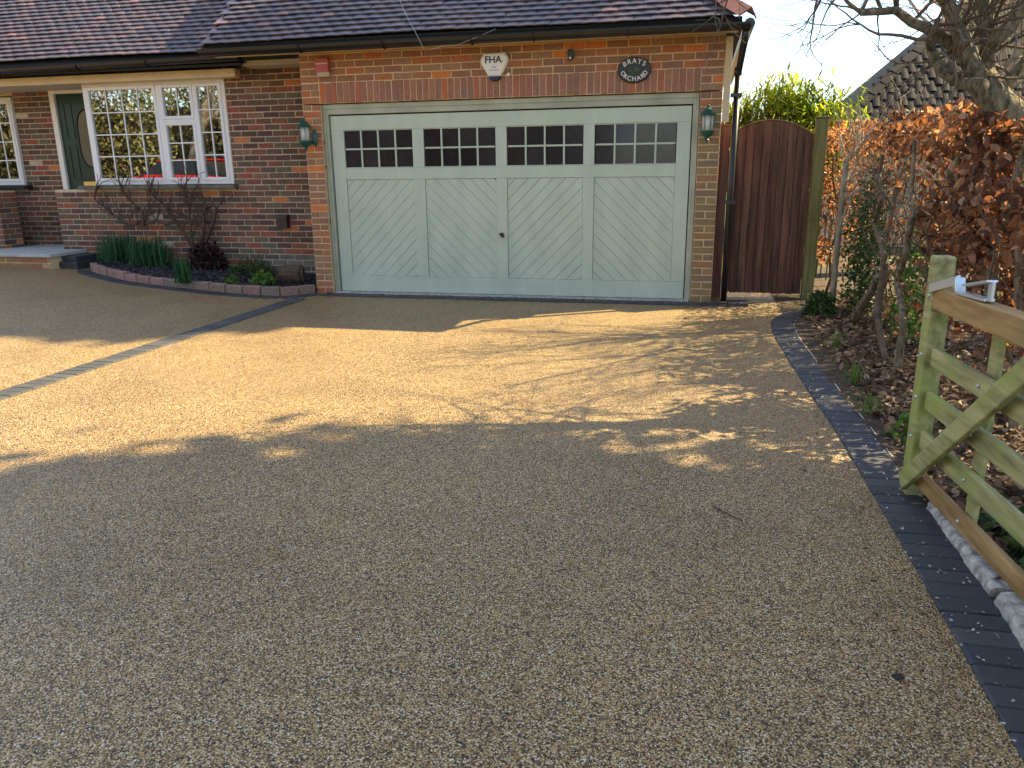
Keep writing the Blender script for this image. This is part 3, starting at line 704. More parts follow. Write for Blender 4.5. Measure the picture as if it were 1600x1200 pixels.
# front door
f = MB(); f.box((-5.32,PY-.04,.46),(-5.23,PY+.06,2.765)); f.box((-5.23,PY-.04,2.68),(-4.45,PY+.06,2.765)); f.box((-4.45,PY-.04,.46),(-4.37,PY+.06,2.765))
f.build('front_door_frame', M_CREAM if False else mat('white_gloss', (.80,.79,.76), .4), house, bevel=.005)
fd = MB().box((-5.228,PY+.0,.47),(-4.452,PY+.05,2.678)).build('front_door', M_DGREEN, house, bevel=.003)
def dpanel(x0, x1, z0, z1):
    MB().box((x0,PY-.010,z0),(x1,PY-.001,z0+.018)).build('panel_moulding', M_DGREEN, fd); MB().box((x0,PY-.010,z1-.018),(x1,PY-.001,z1)).build('panel_moulding', M_DGREEN, fd)
    MB().box((x0,PY-.010,z0+.0181),(x0+.018,PY-.001,z1-.0181)).build('panel_moulding', M_DGREEN, fd); MB().box((x1-.018,PY-.010,z0+.0181),(x1,PY-.001,z1-.0181)).build('panel_moulding', M_DGREEN, fd)
dpanel(-5.13,-4.98,2.02,2.55); dpanel(-5.13,-4.98,1.42,1.94)
g = MB(); A = [(-4.72+.15*math.cos(a), -4) for a in (0,)]
ring = []; 
for k in range(28):
    a = 2*math.pi*k/28; cx_, cz_ = math.cos(a), math.sin(a); ring.append((-4.75+.17*cx_, PY-.006, 2.02+(.42*(1 if cz_ >= 0 else -1)*abs(cz_)**.6)))
MB().prism([(x,y,z) for x, y, z in ring], (0,-1,0), .004).build('oval_pane', M_GLASS if False else mat('leaded_glass', (.16,.15,.11), .12), fd)
rb = MB(); rb.tube(ring+[ring[0]], .014, 6, False); rb.build('oval_bead', M_BLACKM, fd)
MB().box((-4.95,PY-.014,1.31),(-4.69,PY-.001,1.39)).build('letter_plate', M_BRASS, fd, bevel=.004); MB().box((-4.92,PY-.0175,1.33),(-4.72,PY-.0145,1.37)).build('letter_flap', M_BRASS, fd, bevel=.002)
# eaves, soffit, gutter, roof of the house
MB().box((-9,.545,2.70),(-1.56,.60,2.80)).build('fascia', M_CREAM, house, bevel=.003)
MB().box((-4.05,.61,2.70),(-1.60,.745,2.80)).build('window_head_board', M_CREAM, house, bevel=.003)
MB().box((-9,.601,2.725),(-4.06,PY,2.74)).build('porch_soffit', mat('soffit_white', (.55,.52,.47), .6), house)
MB().box((-9,.30,2.83),(-1.3,.55,2.845)).build('soffit', M_BLACKM, house)
MB().box((-9,.30,2.80),(-1.3,.33,2.93)).build('gutter_board', M_BLACKM, house)
gutter('gutter', house, -9, -1.28, .235, 2.855, 2.905, .062, (-5.0,-4.95,-3.65,-2.6))
b = MB(); hy, hz = .24, 2.975; HR = 5/math.cos(tp)
def hp(x, t, dz=0): return (x, hy+t*math.cos(tp), hz+t*math.sin(tp)+dz)
b.add([hp(-10,0,-.075), hp(1,0,-.075), hp(1,HR,-.075), hp(-10,HR,-.075), (-10,10.2,hz), (1,10.2,hz)], [(0,1,2,3),(3,2,5,4),(1,5,2),(0,3,4)])
hroof = b.build('roof', M_BLACKM, house, org=porg(house))
tile_roof(hroof, house, hy, hz, PT, .1, lambda t: -7.5, lambda t: -1.1+t*.05, 46, 300, drop=.6)
# brick infill under the garage eave beside the pier
MB().box((-1.35,-.10+.5,2.80),(-.31,.74,2.86)).build('eaves_board', mat('soffit_cream', (.50,.45,.38), .7), house)

# porch step
stp = empty('porch_step', (-6,.3,.2), 'brick porch step with pale stone slabs on top at the far left', 'step')
b = MB(); b.box((-8.6,.085,.05),(-4.455,1.49,.375)); sw = b.build('step_core', M_MOG, stp)
B = Bricks(); B.row(-6.6, -4.45, .215, .075, .11); B.row(-6.6, -4.45, .215+CH, .075, .2)
B.emit(M_BRT, stp, 40)
b = MB()
for xx, w_ in ((-8.0,.9),(-7.08,.85),(-6.21,.8),(-5.39,.99)):
    MB().box((xx,.045,.376),(xx+w_-.012,.74,.425)).build('stone_slab', M_SLAB, stp, bevel=.008)
MB().box((-5.85,.742,.376),(-4.84,1.49,.425)).build('stone_slab', M_SLAB, stp, bevel=.008)
MB().box((-4.44,.20,.19),(-4.13,.70,.30)).build('side_block', M_PAVE, stp, bevel=.008); MB().box((-4.44,.27,.301),(-4.20,.70,.37)).build('side_block', M_PAVE, stp, bevel=.008)

# ------------------------------------------------------------------ things on the walls
def text_mesh(txt, size, extrude=.002, offset=0.):
    cu = bpy.data.curves.new('lettering', 'FONT'); cu.body = txt; cu.size = size; cu.extrude = extrude; cu.offset = offset; cu.align_x = 'CENTER'; cu.align_y = 'BOTTOM_BASELINE'
    o = bpy.data.objects.new('lettering', cu); COL.objects.link(o); dg = bpy.context.evaluated_depsgraph_get()
    me = bpy.data.meshes.new_from_object(o.evaluated_get(dg)); bpy.data.objects.remove(o); V = [v.co.copy() for v in me.vertices]; Fs = [tuple(p.vertices) for p in me.polygons]
    bpy.data.meshes.remove(me); return V, Fs
def put_text(mb, txt, size, c, rot=0., off=0., sx=1.):
    V, Fs = text_mesh(txt, size, .0015, off); cr, sr = math.cos(rot), math.sin(rot)
    mb.add([(c[0]+(v.x*sx*cr-v.y*sr), c[1]-v.z, c[2]+(v.x*sx*sr+v.y*cr)) for v in V], Fs)
# alarm box
al = empty('alarm_box', (2.095,GY-.004,2.46), 'white shield-shaped burglar alarm box above the garage door', 'alarm box')
sh = [(-.160,2.640),(-.152,2.690),(-.118,2.735),(.118,2.742),(.150,2.700),(.158,2.650),(.072,2.498),(-.070,2.498)]
sh = [(2.095+x, z) for x, z in sh]
MB().prism([(x,GY-.062,z) for x, z in sh][::-1] if False else [(x,GY-.062,z) for x, z in reversed(sh)], (0,-1,0), .058, .016).build('alarm_case', M_WHITE, al, smooth=False)
bl = [(2.032,2.497),(2.160,2.497),(2.152,2.470),(2.135,2.452),(2.060,2.452),(2.040,2.470)]
MB().prism([(x,GY-.055,z) for x, z in reversed(bl)], (0,-1,0), .05, .008).build('strobe_lens', M_NAVY, al)
t_ = MB(); put_text(t_, 'FHA', .100, (2.085,GY-.0628,2.635), 0, .0022, 1.05); t_.build('lettering', M_NAVY, al)
t_ = MB(); put_text(t_, '.', .092, (2.190,GY-.0628,2.640), 0, .002); t_.build('red_dot', M_RED, al)
t_ = MB()
for (x0,x1,z) in ((2.068,2.122,2.583),(2.042,2.066,2.553),(2.072,2.085,2.553),(2.091,2.115,2.553),(2.121,2.150,2.553)): t_.box((x0,GY-.0634,z),(x1,GY-.0622,z+.014))
t_.build('small_print', M_GREYP, al)
# little white cable clip
MB().obox((2.245,GY-.012,2.512),(.016,0,.010),(0,.01,0),(-.008,0,.013)).build('cable_clip', M_WHITE, None, label='tiny white cable clip on the brick right of the alarm box', cat='clip', bevel=.002)
# sensor
se = empty('wall_sensor', (2.955,GY,2.62), 'small black security sensor hanging under the gutter', 'sensor')
MB().box((2.920,GY-.06,2.655),(2.988,GY-.001,2.735)).build('sensor_body', M_BLACK, se, bevel=.012)
s_ = MB(); s_.lathe((2.954,GY-.055,2.625), [(.002,0),(.018,.003),(.026,.02),(.026,.04)], 12); s_.build('sensor_head', M_BLACK, se, smooth=True)
s_ = MB(); s_.lathe((2.954,GY-.072,2.640), [(.002,-.004),(.013,-.002),(.016,.010),(.012,.02)], 10); s_.build('sensor_lens', M_WHITE, se, smooth=True)
s_ = MB(); s_.tube([(2.95,GY-.02,2.735),(2.935,GY-.03,2.78),(2.945,GY-.02,2.82)], .004, 5); s_.build('sensor_cable', M_WIRE, se)
# house name plaque
pl = empty('name_plaque', (3.642,GY,2.375), 'oval black house name plaque with white lettering', 'plaque')
def oval(rx, rz, y, n=40): return [(3.642+rx*math.cos(-2*math.pi*k/n), y, 2.507+rz*math.sin(-2*math.pi*k/n)) for k in range(n)]
MB().prism(list(reversed(oval(.181,.132,GY-.024))), (0,-1,0), .022, .006).build('plaque_plate', M_PLATE, pl)
rm = MB(); R_ = oval(.176,.127,GY-.025); rm.tube(R_+[R_[0]], .004, 5, False); rm.build('plaque_rim', M_PLATE, pl)
lt = MB()
for k, chh in enumerate('BRAYS'):
    a = math.radians(90+(2-k)*23); cx_, cz_ = .150*math.cos(a), .104*math.sin(a); put_text(lt, chh, .070, (3.642+cx_*.86, GY-.0262, 2.507+cz_*.86-.022), math.radians((2-k)*14), .0012)
for k, chh in enumerate('ORCHARD'):
    a = math.radians(270+(k-3)*22.5); cx_, cz_ = .150*math.cos(a), .108*math.sin(a); put_text(lt, chh, .064, (3.642+cx_*.95, GY-.0262, 2.507+cz_*.92-.012), math.radians((k-3)*14), .0012)
lt.build('lettering', M_LETTER, pl)
rl = MB()
for k in range(16):
    x_ = random.uniform(-.06,.06); z_ = random.uniform(-.018,.028); rl.lathe((3.642+x_, GY-.026, 2.507+z_), [(.002,-.014),(.016,-.008),(.019,.004),(.008,.013)], 8, scale=(1,.25))
for x_ in (-.045,-.015,.02,.05): rl.box((3.642+x_-.003,GY-.028,2.468),(3.642+x_+.003,GY-.0245,2.49))
rl.box((3.642-.08,GY-.027,2.460),(3.642+.08,GY-.0245,2.468)); rl.build('tree_relief', M_PLGREEN, pl, smooth=True)
# faded red box
rb_ = empty('siren_box', (.035,GY,2.56), 'faded red and cream alarm box under the eave by the left pier', 'alarm box')
MB().box((-.055,GY-.085,2.612),(.102,GY-.001,2.765)).build('siren_case', M_PINK, rb_, bevel=.006); MB().box((-.045,GY-.080,2.565),(.108,GY-.001,2.6115)).build('siren_base', grainy('cream_plastic', (.45,.36,.24), (.52,.42,.28), 8, .6, 0), rb_, bevel=.004)
MB().box((-.0555,GY-.0865,2.70),(.1025,GY-.0855,2.712)).build('pale_stripe', M_CREAM, rb_)
# wall lanterns
def lantern(x, z, y, ang, label):
    """body stands off the wall along direction ang"""
    t = empty('wall_lantern', (x,y,z-.18), label, 'lantern', 'wall lanterns on the garage piers')
    d = Vector((math.sin(ang), -math.cos(ang), 0)); c = Vector((x,y,z))+d*.125
    pl_ = MB(); pl_.lathe((0,0,0), [(.002,-.002),(.052,-.002),(.048,.012),(.02,.022)], 16, scale=(.62,1))
    P_ = [Vector((x,y,z-.03))+Vector((0,0,1))*(vz_*1.15) for vz_ in (0,)]
    bp = MB(); n = 18; ring1 = []; ring2 = []
    sdv = Vector((d.y,-d.x,0))*-1
    for k in range(n):
        a = 2*math.pi*k/n; o_ = sdv*(.055*math.cos(a))+Vector((0,0,1))*(.10*math.sin(a)); ring1.append(Vector((x,y,z-.04))+o_); ring2.append(Vector((x,y,z-.04))+o_*.75+d*.03)
    bp.add(ring1+ring2, [tuple(range(n-1,-1,-1)), tuple(range(n,2*n))]+[(k,(k+1)%n,n+(k+1)%n,n+k) for k in range(n)]); bp.build('back_plate', M_LGREEN, t)
    ar = MB(); ar.tube([Vector((x,y,z-.07))+d*.02, Vector((x,y,z-.115))+d*.06, c+Vector((0,0,-.11))], .012, 8); ar.build('bracket_arm', M_LGREEN, t, smooth=True)
    r_ = MB(); r_.lathe(c+Vector((0,0,.085)), [(.007,.105),(.014,.098),(.015,.084),(.008,.075),(.014,.07),(.036,.055),(.076,.012),(.086,.004),(.084,-.004),(.06,-.006)][::-1], 12); r_.build('lantern_roof', M_LGREEN, t)
    g_ = MB(); g_.lathe(c, [(.057,-.075),(.062,.08)], 12); g_.build('lantern_glass', M_CLEAR, t, smooth=True)
    for k in range(6):
        a = k*math.pi/3; q = c+Vector((math.cos(a)*.064, math.sin(a)*.064, 0)); MB().bar(q+Vector((-math.cos(a)*.005,-math.sin(a)*.005,-.078)), q+Vector((0,0,.082)), .006, .006, up=(1,0,0)).build('lantern_bar', M_LGREEN, t)
    bs = MB(); bs.lathe(c+Vector((0,0,-.078)), [(.062,.006),(.075,.0),(.072,-.012),(.043,-.05),(.02,-.066),(.014,-.075),(.021,-.086),(.014,-.104),(.003,-.11)][::-1], 12); bs.build('lantern_base', M_LGREEN, t)
    bu = MB(); bu.lathe(c+Vector((0,0,-.075)), [(.012,0),(.012,.05),(.020,.075),(.020,.10),(.008,.118)], 10); bu.build('bulb', M_WHITE, t, smooth=True)
lantern(-.165, 1.925, GY-.001, -.75, 'green wall lantern on the left brick pier, angled out to the left')
lantern(4.445, 1.935, GY-.001, -.05, 'green wall lantern on the right pier next to the downpipe')
# flue cover on the house wall
vt = empty('flue_cover', (-1.13,MY,.74), 'dark brown plastic vent cowl on the house wall above the flower bed', 'vent')
b = MB(); xa, xb = -1.215,-1.065
b.add([(xa,MY,.755),(xb,MY,.755),(xb,MY-.10,.755),(xa,MY-.10,.755),(xa,MY,.935),(xb,MY,.935),(xb,MY-.075,.935),(xa,MY-.075,.935),(xa,MY-.105,.90),(xb,MY-.105,.90)],
      [(3,2,9,8),(8,9,6,7),(7,6,5,4),(0,3,8,7,4),(2,1,5,6,9)]); b.build('vent_cowl', M_BROWNV, vt); MB().box((xa+.01,MY-.09,.758),(xb-.01,MY-.001,.77)).build('vent_grille', M_BLACKM, vt)
# loose cable over the garage roof
c_ = MB(); pts = [px(620,-12,1,.05), px(632,18,1,-.35), px(648,48,1,-.60), px(662,76,1,-.60), px(666,84,1,-.11)]
c_.tube(pts, .0024, 5); c_.tube([px(667,80,1,-.6), px(690,72,1,-.6), px(715,70,1,-.6), px(745,58,1,-.58), px(775,45,1,-.55)], .0018, 5)
c_.build('loose_cable', M_WIRE, label='thin white cable hanging loose over the garage gutter', cat='cable')

# ------------------------------------------------------------------ side gate and post
sg = empty('side_gate', (5.15,.4,.05), 'dark brown boarded side gate with an arched top', 'gate')
n = 10; gx0, gx1 = 4.70, 5.60
for i in range(n):
    xa = gx0+(gx1-gx0)*i/n; xb = gx0+(gx1-gx0)*(i+1)/n-.006
    def top(x): u_ = (x-5.13)/.46; return 1.985-.165*u_*u_
    MB().prism([(xa,.40,.05),(xb,.40,.05),(xb,.40,top(xb)),((xa+xb)/2,.40,top((xa+xb)/2)),(xa,.40,top(xa))], (0,-1,0), .02, .007).build('gate_board', M_WOODB, sg)
MB().box((gx0+.01,.4205,.06),(gx1-.01,.428,1.80)).build('gap_blackout', M_BLACKM, sg)  # black sheet added behind the boards so the gaps stay dark
for z in (.35,1.0,1.55): MB().box((gx0+.02,.429,z),(gx1-.02,.45,z+.10)).build('gate_ledge', M_WOODB, sg)
b = MB(); m_ = 14
for i in range(m_): b.bar((gx0+(gx1-gx0)*i/m_,.41,top(gx0+(gx1-gx0)*i/m_)+.008),(gx0+(gx1-gx0)*(i+1)/m_,.41,top(gx0+(gx1-gx0)*(i+1)/m_)+.008), .035, .014)
b.build('gate_capping', woodmat('pale_capping', (.16,.12,.06), (.26,.2,.1), 0), sg)
hp_ = empty('gate_post', (4.65,.40,0), 'dark stained timber post between the garage corner and the brown side gate', 'post')
MB().box((4.583,.34,-.05),(4.694,.46,1.93)).build('post', M_WOODB, hp_, bevel=.006)
MB().box((4.583,.335,1.931),(4.698,.465,1.95)).build('post_cap', M_WOODB, hp_, bevel=.004)
gpst = empty('gate_post', (5.66,.36,0), 'mossy green timber post hanging the brown side gate', 'post')
MB().box((5.60,.30,-.05),(5.725,.42,1.985)).build('post', M_WOODG, gpst, bevel=.006); MB().box((5.592,.292,1.9855),(5.733,.428,2.008)).build('post_cap', M_WOODG, gpst, bevel=.005)
MB().box((4.76,-.30,.002),(4.98,-.06,.035)).build('drain_block', M_PAVE, None, label='small dark drain block at the foot of the downpipe', cat='drain cover', bevel=.006)

# ------------------------------------------------------------------ five-bar gate
ga = math.radians(5); GD = Vector((math.sin(ga),-math.cos(ga),0)); GN = Vector((math.cos(ga),math.sin(ga),0)); G0 = Vector((5.41,-5.44,0))
fg = empty('field_gate', G0, 'algae green five-bar timber gate standing open against the hedge', 'gate')
def gp_(s, z, n=0.): return G0+GD*s+GN*n+Vector((0,0,z))
def gbar(name, s0, z0, s1, z1, th, h, n, M): 
    a, c = gp_(s0,z0,n), gp_(s1,z1,n); return MB().bar(a, c, th, h).build(name, M, fg, bevel=.006)
MB().obox(gp_(0,.545,.0), GD*.042, GN*.04, Vector((0,0,.555))).build('stile', M_GATEG, fg, bevel=.008)
gbar('top_rail', .043, .925, 3.2, .955, .075, .095, 0, M_GATEO)
for z in (.665,.470,.285): gbar('rail', .043, z, 3.2, z+.005, .030, .085, 0, M_GATEG)
gbar('bottom_rail', .043, .108, 3.2, .118, .035, .07, 0, M_GATEO)
gbar('brace', .02, .07, 1.02, .905, .026, .085, -.0565, M_GATEG)
gbar('brace', 2.6, .1, 1.15, .90, .026, .085, -.0565, M_GATEG)
for s in (.52,1.62): MB().obox(gp_(s,.50,.035), GD*.036, GN*.012, Vector((0,0,.40))).build('upright', M_GATEG, fg, bevel=.004)
MB().obox(gp_(3.24,.60,0), GD*.045, GN*.04, Vector((0,0,.6))).build('stile', M_GATEG, fg, bevel=.008)
for s_ in (.0,.52,1.62):
    for z in (.925,.665,.470,.285,.108):
        bo = MB(); q = gp_(s_+.01,z+.004,-.041 if s_ == 0 else -.018); bo.tube([q, q-GN*.006], [.009,.007], 8); bo.build('bolt_head', M_GALV, fg)
lb = MB(); zt = .985                                       # throw-over loop lying on the rail
lb.bar(gp_(.03,zt-.02,-.05), gp_(.24,zt+.045,-.02), .012, .038); lb.bar(gp_(.24,zt+.055,-.02), gp_(.26,zt+.0,-.02), .040, .012)
lb.bar(gp_(.26,zt-.004,-.02), gp_(.50,zt+.004,-.01), .040, .012); lb.bar(gp_(.50,zt,-.01), gp_(.50,zt+.075,-.01), .040, .012, up=(1,0,0)); lb.bar(gp_(.50,zt+.075,-.01), gp_(.29,zt+.030,-.01), .040, .010)
lb.build('latch_loop', M_GALV, fg, bevel=.003)

# concrete haunching beside the gate
def haunch(pts, label):
    b = MB(); a, c = Vector(pts[0]), Vector(pts[1]); n = 26; k = 6; prof = [(-.048,-.02),(-.040,.030),(-.026,.044),(.026,.046),(.042,.030),(.048,-.02)]
    ph = random.uniform(0,9)
    for i in range(n+1):
        q = a.lerp(c, i/n); e = .80 if i in (0,n) else 1.
        for j, (dx, dz) in enumerate(prof): b.v.append((q.x+dx*e*(1+.12*math.sin(i*.7+j+ph))+random.gauss(0,.0022), q.y+random.gauss(0,.003), q.z+dz*e+(random.gauss(0,.0025) if 0 < j < 5 else 0)))
    for i in range(n):
        for j in range(k-1): b.f.append((i*k+j, i*k+j+1, (i+1)*k+j+1, (i+1)*k+j))
    b.f.append(tuple(range(k-1,-1,-1))); b.f.append(tuple(n*k+j for j in range(k)))
    b.build('concrete_haunch', M_CONC, None, smooth=False, label=label, cat='kerb')
haunch(((5.475,-5.60,.005),(5.482,-6.36,.005)), 'rough pale concrete kerb piece under the bottom rail of the open gate')
haunch(((5.482,-6.40,.012),(5.475,-7.3,.005)), 'rough pale concrete kerb piece nearest the camera beside the dark blocks')
b = MB(); P_ = [(x+.215+random.gauss(0,.004), y, .0) for x, y in edge_r if -5.3 < y < -.9]; b.tube([(p[0],p[1],-.002) for p in P_], [.008*random.uniform(.6,1.3) for _ in P_], 6); b.build('mortar_fillet', M_CONC, None, smooth=True, label='thin pale mortar line between the block edging and the soil border', cat='edging')

# ------------------------------------------------------------------ plants in the bed
def blades(name, c, n, h, spread, M, label, cat='plant', group=None, lean=.25, wd=1.0):
    t = empty(name, c, label, cat, group); T = np.array(BLADE[0])*[wd,1,1]
    pos = np.column_stack([RNG.normal(c[0],spread,n), RNG.normal(c[1],spread*.6,n), np.full(n,c[2])])
    a = RNG.uniform(0,2*np.pi,n); tl = np.abs(RNG.normal(0,lean,n)); ca, sa = np.cos(a), np.sin(a)
    yv = np.stack([np.sin(tl)*ca, np.sin(tl)*sa, np.cos(tl)],-1); xv = np.stack([-sa, ca, 0*a],-1); zv = np.cross(xv, yv)
    R = np.stack([xv, yv, zv],-1); V, Fq = scatter(T, BLADE[1], pos, R, h*RNG.uniform(.6,1.08,n))
    o = np_mesh('leaves', V, Fq, M, t, org=c); return t
def bz(x): return gz(x)+.08
for (u, v, n, h, sp, lab) in ((192,408,210,.42,.15,'leftmost clump of tall daffodil leaves in the flower bed'), (240,412,210,.43,.13,'middle clump of tall daffodil leaves in the flower bed'), (288,430,70,.34,.05,'small separate tuft of daffodil leaves at the front of the bed')):
    q = px(u, v+12, 2, .16); blades('daffodil_clump', (q.x, q.y, bz(q.x)), n, h, sp, M_DAFF, lab, 'plant', 'daffodil clumps in the bed', .27, .42)
def bush(name, c, r, n, ls, M, label, cat='plant', tmpl=LEAF, flat=1.0, group=None, tilt=.9, shell=.5, parent=None, pname='leaves'):
    t = empty(name, c, label, cat, group) if parent is None else parent
    d = RNG.normal(size=(n,3)); d /= np.linalg.norm(d,axis=1)[:,None]; d[:,2] = np.abs(d[:,2]) if flat == 1.0 else d[:,2]
    rad = RNG.uniform(shell,1,n)**.6; pos = np.array(c)+d*rad[:,None]*np.array(r)
    pos += RNG.normal(0,.06,(n,3))*np.array(r)
    V, Fq = scatter(tmpl[0], tmpl[1], pos, rotmats(n,tilt), ls*RNG.uniform(.6,1.2,n)); np_mesh(pname, V, Fq, M, t, org=c, kind='stuff' if parent is not None else None); return t
def onbed(u, v, z=.15): q = px(u, v, 2, z); return (q.x, q.y, bz(q.x))
bush('purple_shrub', onbed(326,425), (.30,.18,.40), 700, .065, M_PURP, 'low purple-leaved plant in the middle of the bed')
bush('dark_green_plant', onbed(292,408), (.2,.14,.32), 330, .06, M_GREEN, 'small dark green plant behind the daffodil tuft')
bush('feathery_plant', onbed(395,430), (.36,.16,.24), 900, .07, M_GREEN, 'low feathery green plant beside the log in the bed', tmpl=BLADE)
bush('bright_green_plant', onbed(410,440), (.17,.11,.16), 260, .06, M_LIME, 'small bright green plant at the front right of the bed')
bush('seedling_plant', onbed(362,440), (.10,.07,.09), 110, .05, M_LIME, 'little light green seedling between purple plant and feathery plant')
lg = empty('cut_log', onbed(453,436), 'short cut log lying at the right end of the flower bed', 'log')
c = Vector(onbed(453,436)); b = MB(); n_ = 14; R_ = [.12*random.uniform(.92,1.08) for _ in range(6)]
b.tube([c+Vector((-.12+.055*i,.03*i*.3,.11)) for i in range(6)], R_, 14); b.build('log_body', M_TWIGD, lg); b = MB(); b.tube([c+Vector((.156,.045,.11)), c+Vector((.162,.047,.11))], .108, 14); b.build('cut_end', M_BARK, lg)
bush('log_moss', (c.x-.12,c.y-.02,c.z+.02), (.12,.08,.13), 260, .03, M_LITTER, 'tangle of dry grey stalks heaped against the cut log', 'plant', tmpl=BLADE)

# ------------------------------------------------------------------ bare woody plants
def grow(mb, p, d, length, r, depth, rng, wander=.25, up=.05, kids=(3,5), shrink=.62, seg=5, minr=.0018, flatten=None, taper=.55, kidang=(.45,1.0)):
    n = max(3, int(4+depth)); P_ = [p.copy()]; R_ = [r]; dirs = []
    for i in range(n):
        d = (d+Vector((rng.gauss(0,wander), rng.gauss(0,wander), rng.gauss(0,wander)+up))*.6).normalized()
        if flatten: d = Vector((d.x, d.y*flatten, d.z)).normalized()
        p = p+d*length/n; P_.append(p.copy()); R_.append(max(minr, r*(1-(1-taper)*(i+1)/n))); dirs.append(d.copy())
    mb.tube(P_, R_, seg if r > .012 else (4 if r > .004 else 3), False)
    if depth <= 0: return
    for k in range(rng.randint(*kids)):
        i = rng.randint(max(1,n//3), n); q = P_[i]; dd = dirs[i-1]
        ax = dd.orthogonal().normalized(); ax.rotate(Matrix.Rotation(rng.uniform(0,6.28), 3, dd)); nd = dd.copy(); nd.rotate(Matrix.Rotation(rng.uniform(*kidang), 3, ax))
        grow(mb, q, nd, length*shrink*rng.uniform(.7,1.2), R_[i]*.68, depth-1, rng, wander, up, kids, shrink, seg, minr, flatten, taper, kidang)
    grow(mb, P_[-1], dirs[-1], length*shrink, R_[-1]*.9, depth-1, rng, wander, up, kids, shrink, seg, minr, flatten, taper, kidang)
# wall shrub trained under the window
ws = empty('wall_shrub', onbed(315,400), 'bare dark wall shrub spreading under the white window', 'shrub')
rg = random.Random(3); b = MB()
for path in ([(312,400),(300,385),(285,360),(272,345)],[(312,400),(318,360),(318,335),(322,320)],[(314,400),(325,370),(333,350),(338,325)],[(285,360),(262,352),(245,345),(225,352),(215,350)],[(215,350),(200,352),(190,345),(180,338),(165,325),(148,312)],[(272,345),(262,325),(245,310),(232,300)],[(225,352),(222,330),(205,315),(192,300)],[(318,335),(300,318),(288,300)],[(300,385),(298,350),(296,325),(300,305)]):
    P_ = [px(u, v, 1, MY-.10-.03*rg.random()) for u, v in path]; r0 = .030 if path[0][0] in (312,314) else .020
    b.tube(P_, [r0*(1-.45*i/(len(P_)-1)) for i in range(len(P_))], 6, False)
    for q in P_[1:]:
        for k in range(rg.randint(2,3)): grow(b, q, Vector((rg.uniform(-.8,.8), rg.uniform(-.25,.05), rg.uniform(.3,1))).normalized(), rg.uniform(.14,.30), .0095, 1, rg, .3, .12, (2,3), .6, 4, .0045, .55)
b.build('branches', M_TWIGD, ws, org=porg(ws))

# ------------------------------------------------------------------ right border: hedge
HX = 6.0
hg_rng = np.random.default_rng(11)
def hedge_plant(i, y0, y1, xa, xb, z0, z1, n, label, stems, ls=(.055,.085), big=0, hollow=None):
    yc = (y0+y1)/2; t = empty('beech_hedge', (HX+.2, yc, 0), label, 'hedge plant', 'beech hedge along the right boundary')
    # leaves
    x = hg_rng.uniform(xa, xb, n); y = hg_rng.uniform(y0-.08, y1+.08, n); z = z0+(z1-z0)*hg_rng.beta(1.5,1.0,n)
    z += .05*np.sin(y*3.1)+.04*np.sin(y*7.7+1)
    # clumpy: drop leaves where a slow wave field is low
    fld = np.sin(x*9+y*4.1)+np.sin(y*6.3-z*5.2)+np.sin(z*8.1+x*5)+.6*np.sin(y*13+z*11); keep = fld > hg_rng.uniform(-1.0,1.1,n)
    if hollow is not None: keep &= ~((z < hollow[0]) & (hg_rng.uniform(0,1,n) > hollow[1]))
    x, y, z = x[keep], y[keep], z[keep]; pos = np.column_stack([x,y,z]); k = len(pos); sc = hg_rng.uniform(ls[0], ls[1], k)
    R = rotmats(k, .9, hg_rng)
    d = np.linalg.norm(pos-np.array(CAMP), axis=1)+np.where(x > xa+.25, 3, 0); order = np.argsort(d); ind = order[:big]; rest = order[big:]
    V, Fq = scatter(LEAF[0], LEAF[1], pos[rest], R[rest], sc[rest]); np_mesh('leaves', V, Fq, M_BEECH, t, org=(HX+.2,yc,0), kind='stuff')
    for j in ind:
        o = inst('leaf', LEAFMESH, t, pos[j], Matrix(R[j]).to_euler(), (sc[j],)*3)
    rg = random.Random(100+i)
    for path, r in stems:
        b = MB(); b.tube(path, [r*(1-.4*q/(len(path)-1))*rg.uniform(.9,1.1) for q in range(len(path))], 8); b.build('stem', M_TWIG if r < .03 else M_BARK, t)
    b = MB()
    for k in range(26):
        q = Vector((rg.uniform(xa,xb), rg.uniform(y0,y1), rg.uniform(z0+.1,z1-.45))); grow(b, q, Vector((rg.uniform(-.6,.6), rg.uniform(-.6,.6), rg.uniform(.2,1))).normalized(), rg.uniform(.25,.5), .007, 2, rg, .3, .12, (2,3), .62, 5, .0016)
    b.build('twigs', M_TWIG, t, org=(HX+.2,yc,0), kind='stuff')
    return t
b = MB(); b.add(LEAF[0], LEAF[1]); LEAFMESH = b.mesh('leaf'); LEAFMESH.materials.append(M_BEECH)
rg = random.Random(5)
def stempath(x, y, h, lean=(0,0), wob=.05, n=7, z0=-.03):
    return [Vector((x+lean[0]*i/n+rg.gauss(0,wob)*(i > 0), y+lean[1]*i/n+rg.gauss(0,wob)*(i > 0), z0+h*i/n)) for i in range(n+1)]
SP = lambda X, pts: [px(u, v, 0, X) for u, v in pts]
hedge_plant(0, .55, 1.9, 5.75, 6.35, .30, 1.93, 5200, 'farthest stretch of the hedge, fine orange leaves just beyond the gate post', [(stempath(5.95,.9,1.6),.02),(stempath(6.1,1.4,1.6),.02)], (.04,.065))
hedge_plant(1, -.35, .5, 6.05, 6.6, .35, 1.9, 2300, 'thin hedge plant behind the green post with a mossy twiggy top', [(stempath(6.2,-.1,1.5,(.05,.1)),.025)], (.045,.07), hollow=(1.45,.25))
hedge_plant(2, -1.5, -.4, 6.0, 6.6, .3, 1.88, 2500, 'hedge plant with bare twisting stems and few leaves below its top', [(SP(5.92,[(1332,505),(1345,480),(1362,455),(1372,430)]),.05),(stempath(6.15,-1.0,1.6,(0,-.1)),.03)], (.05,.075), hollow=(1.55,.12))
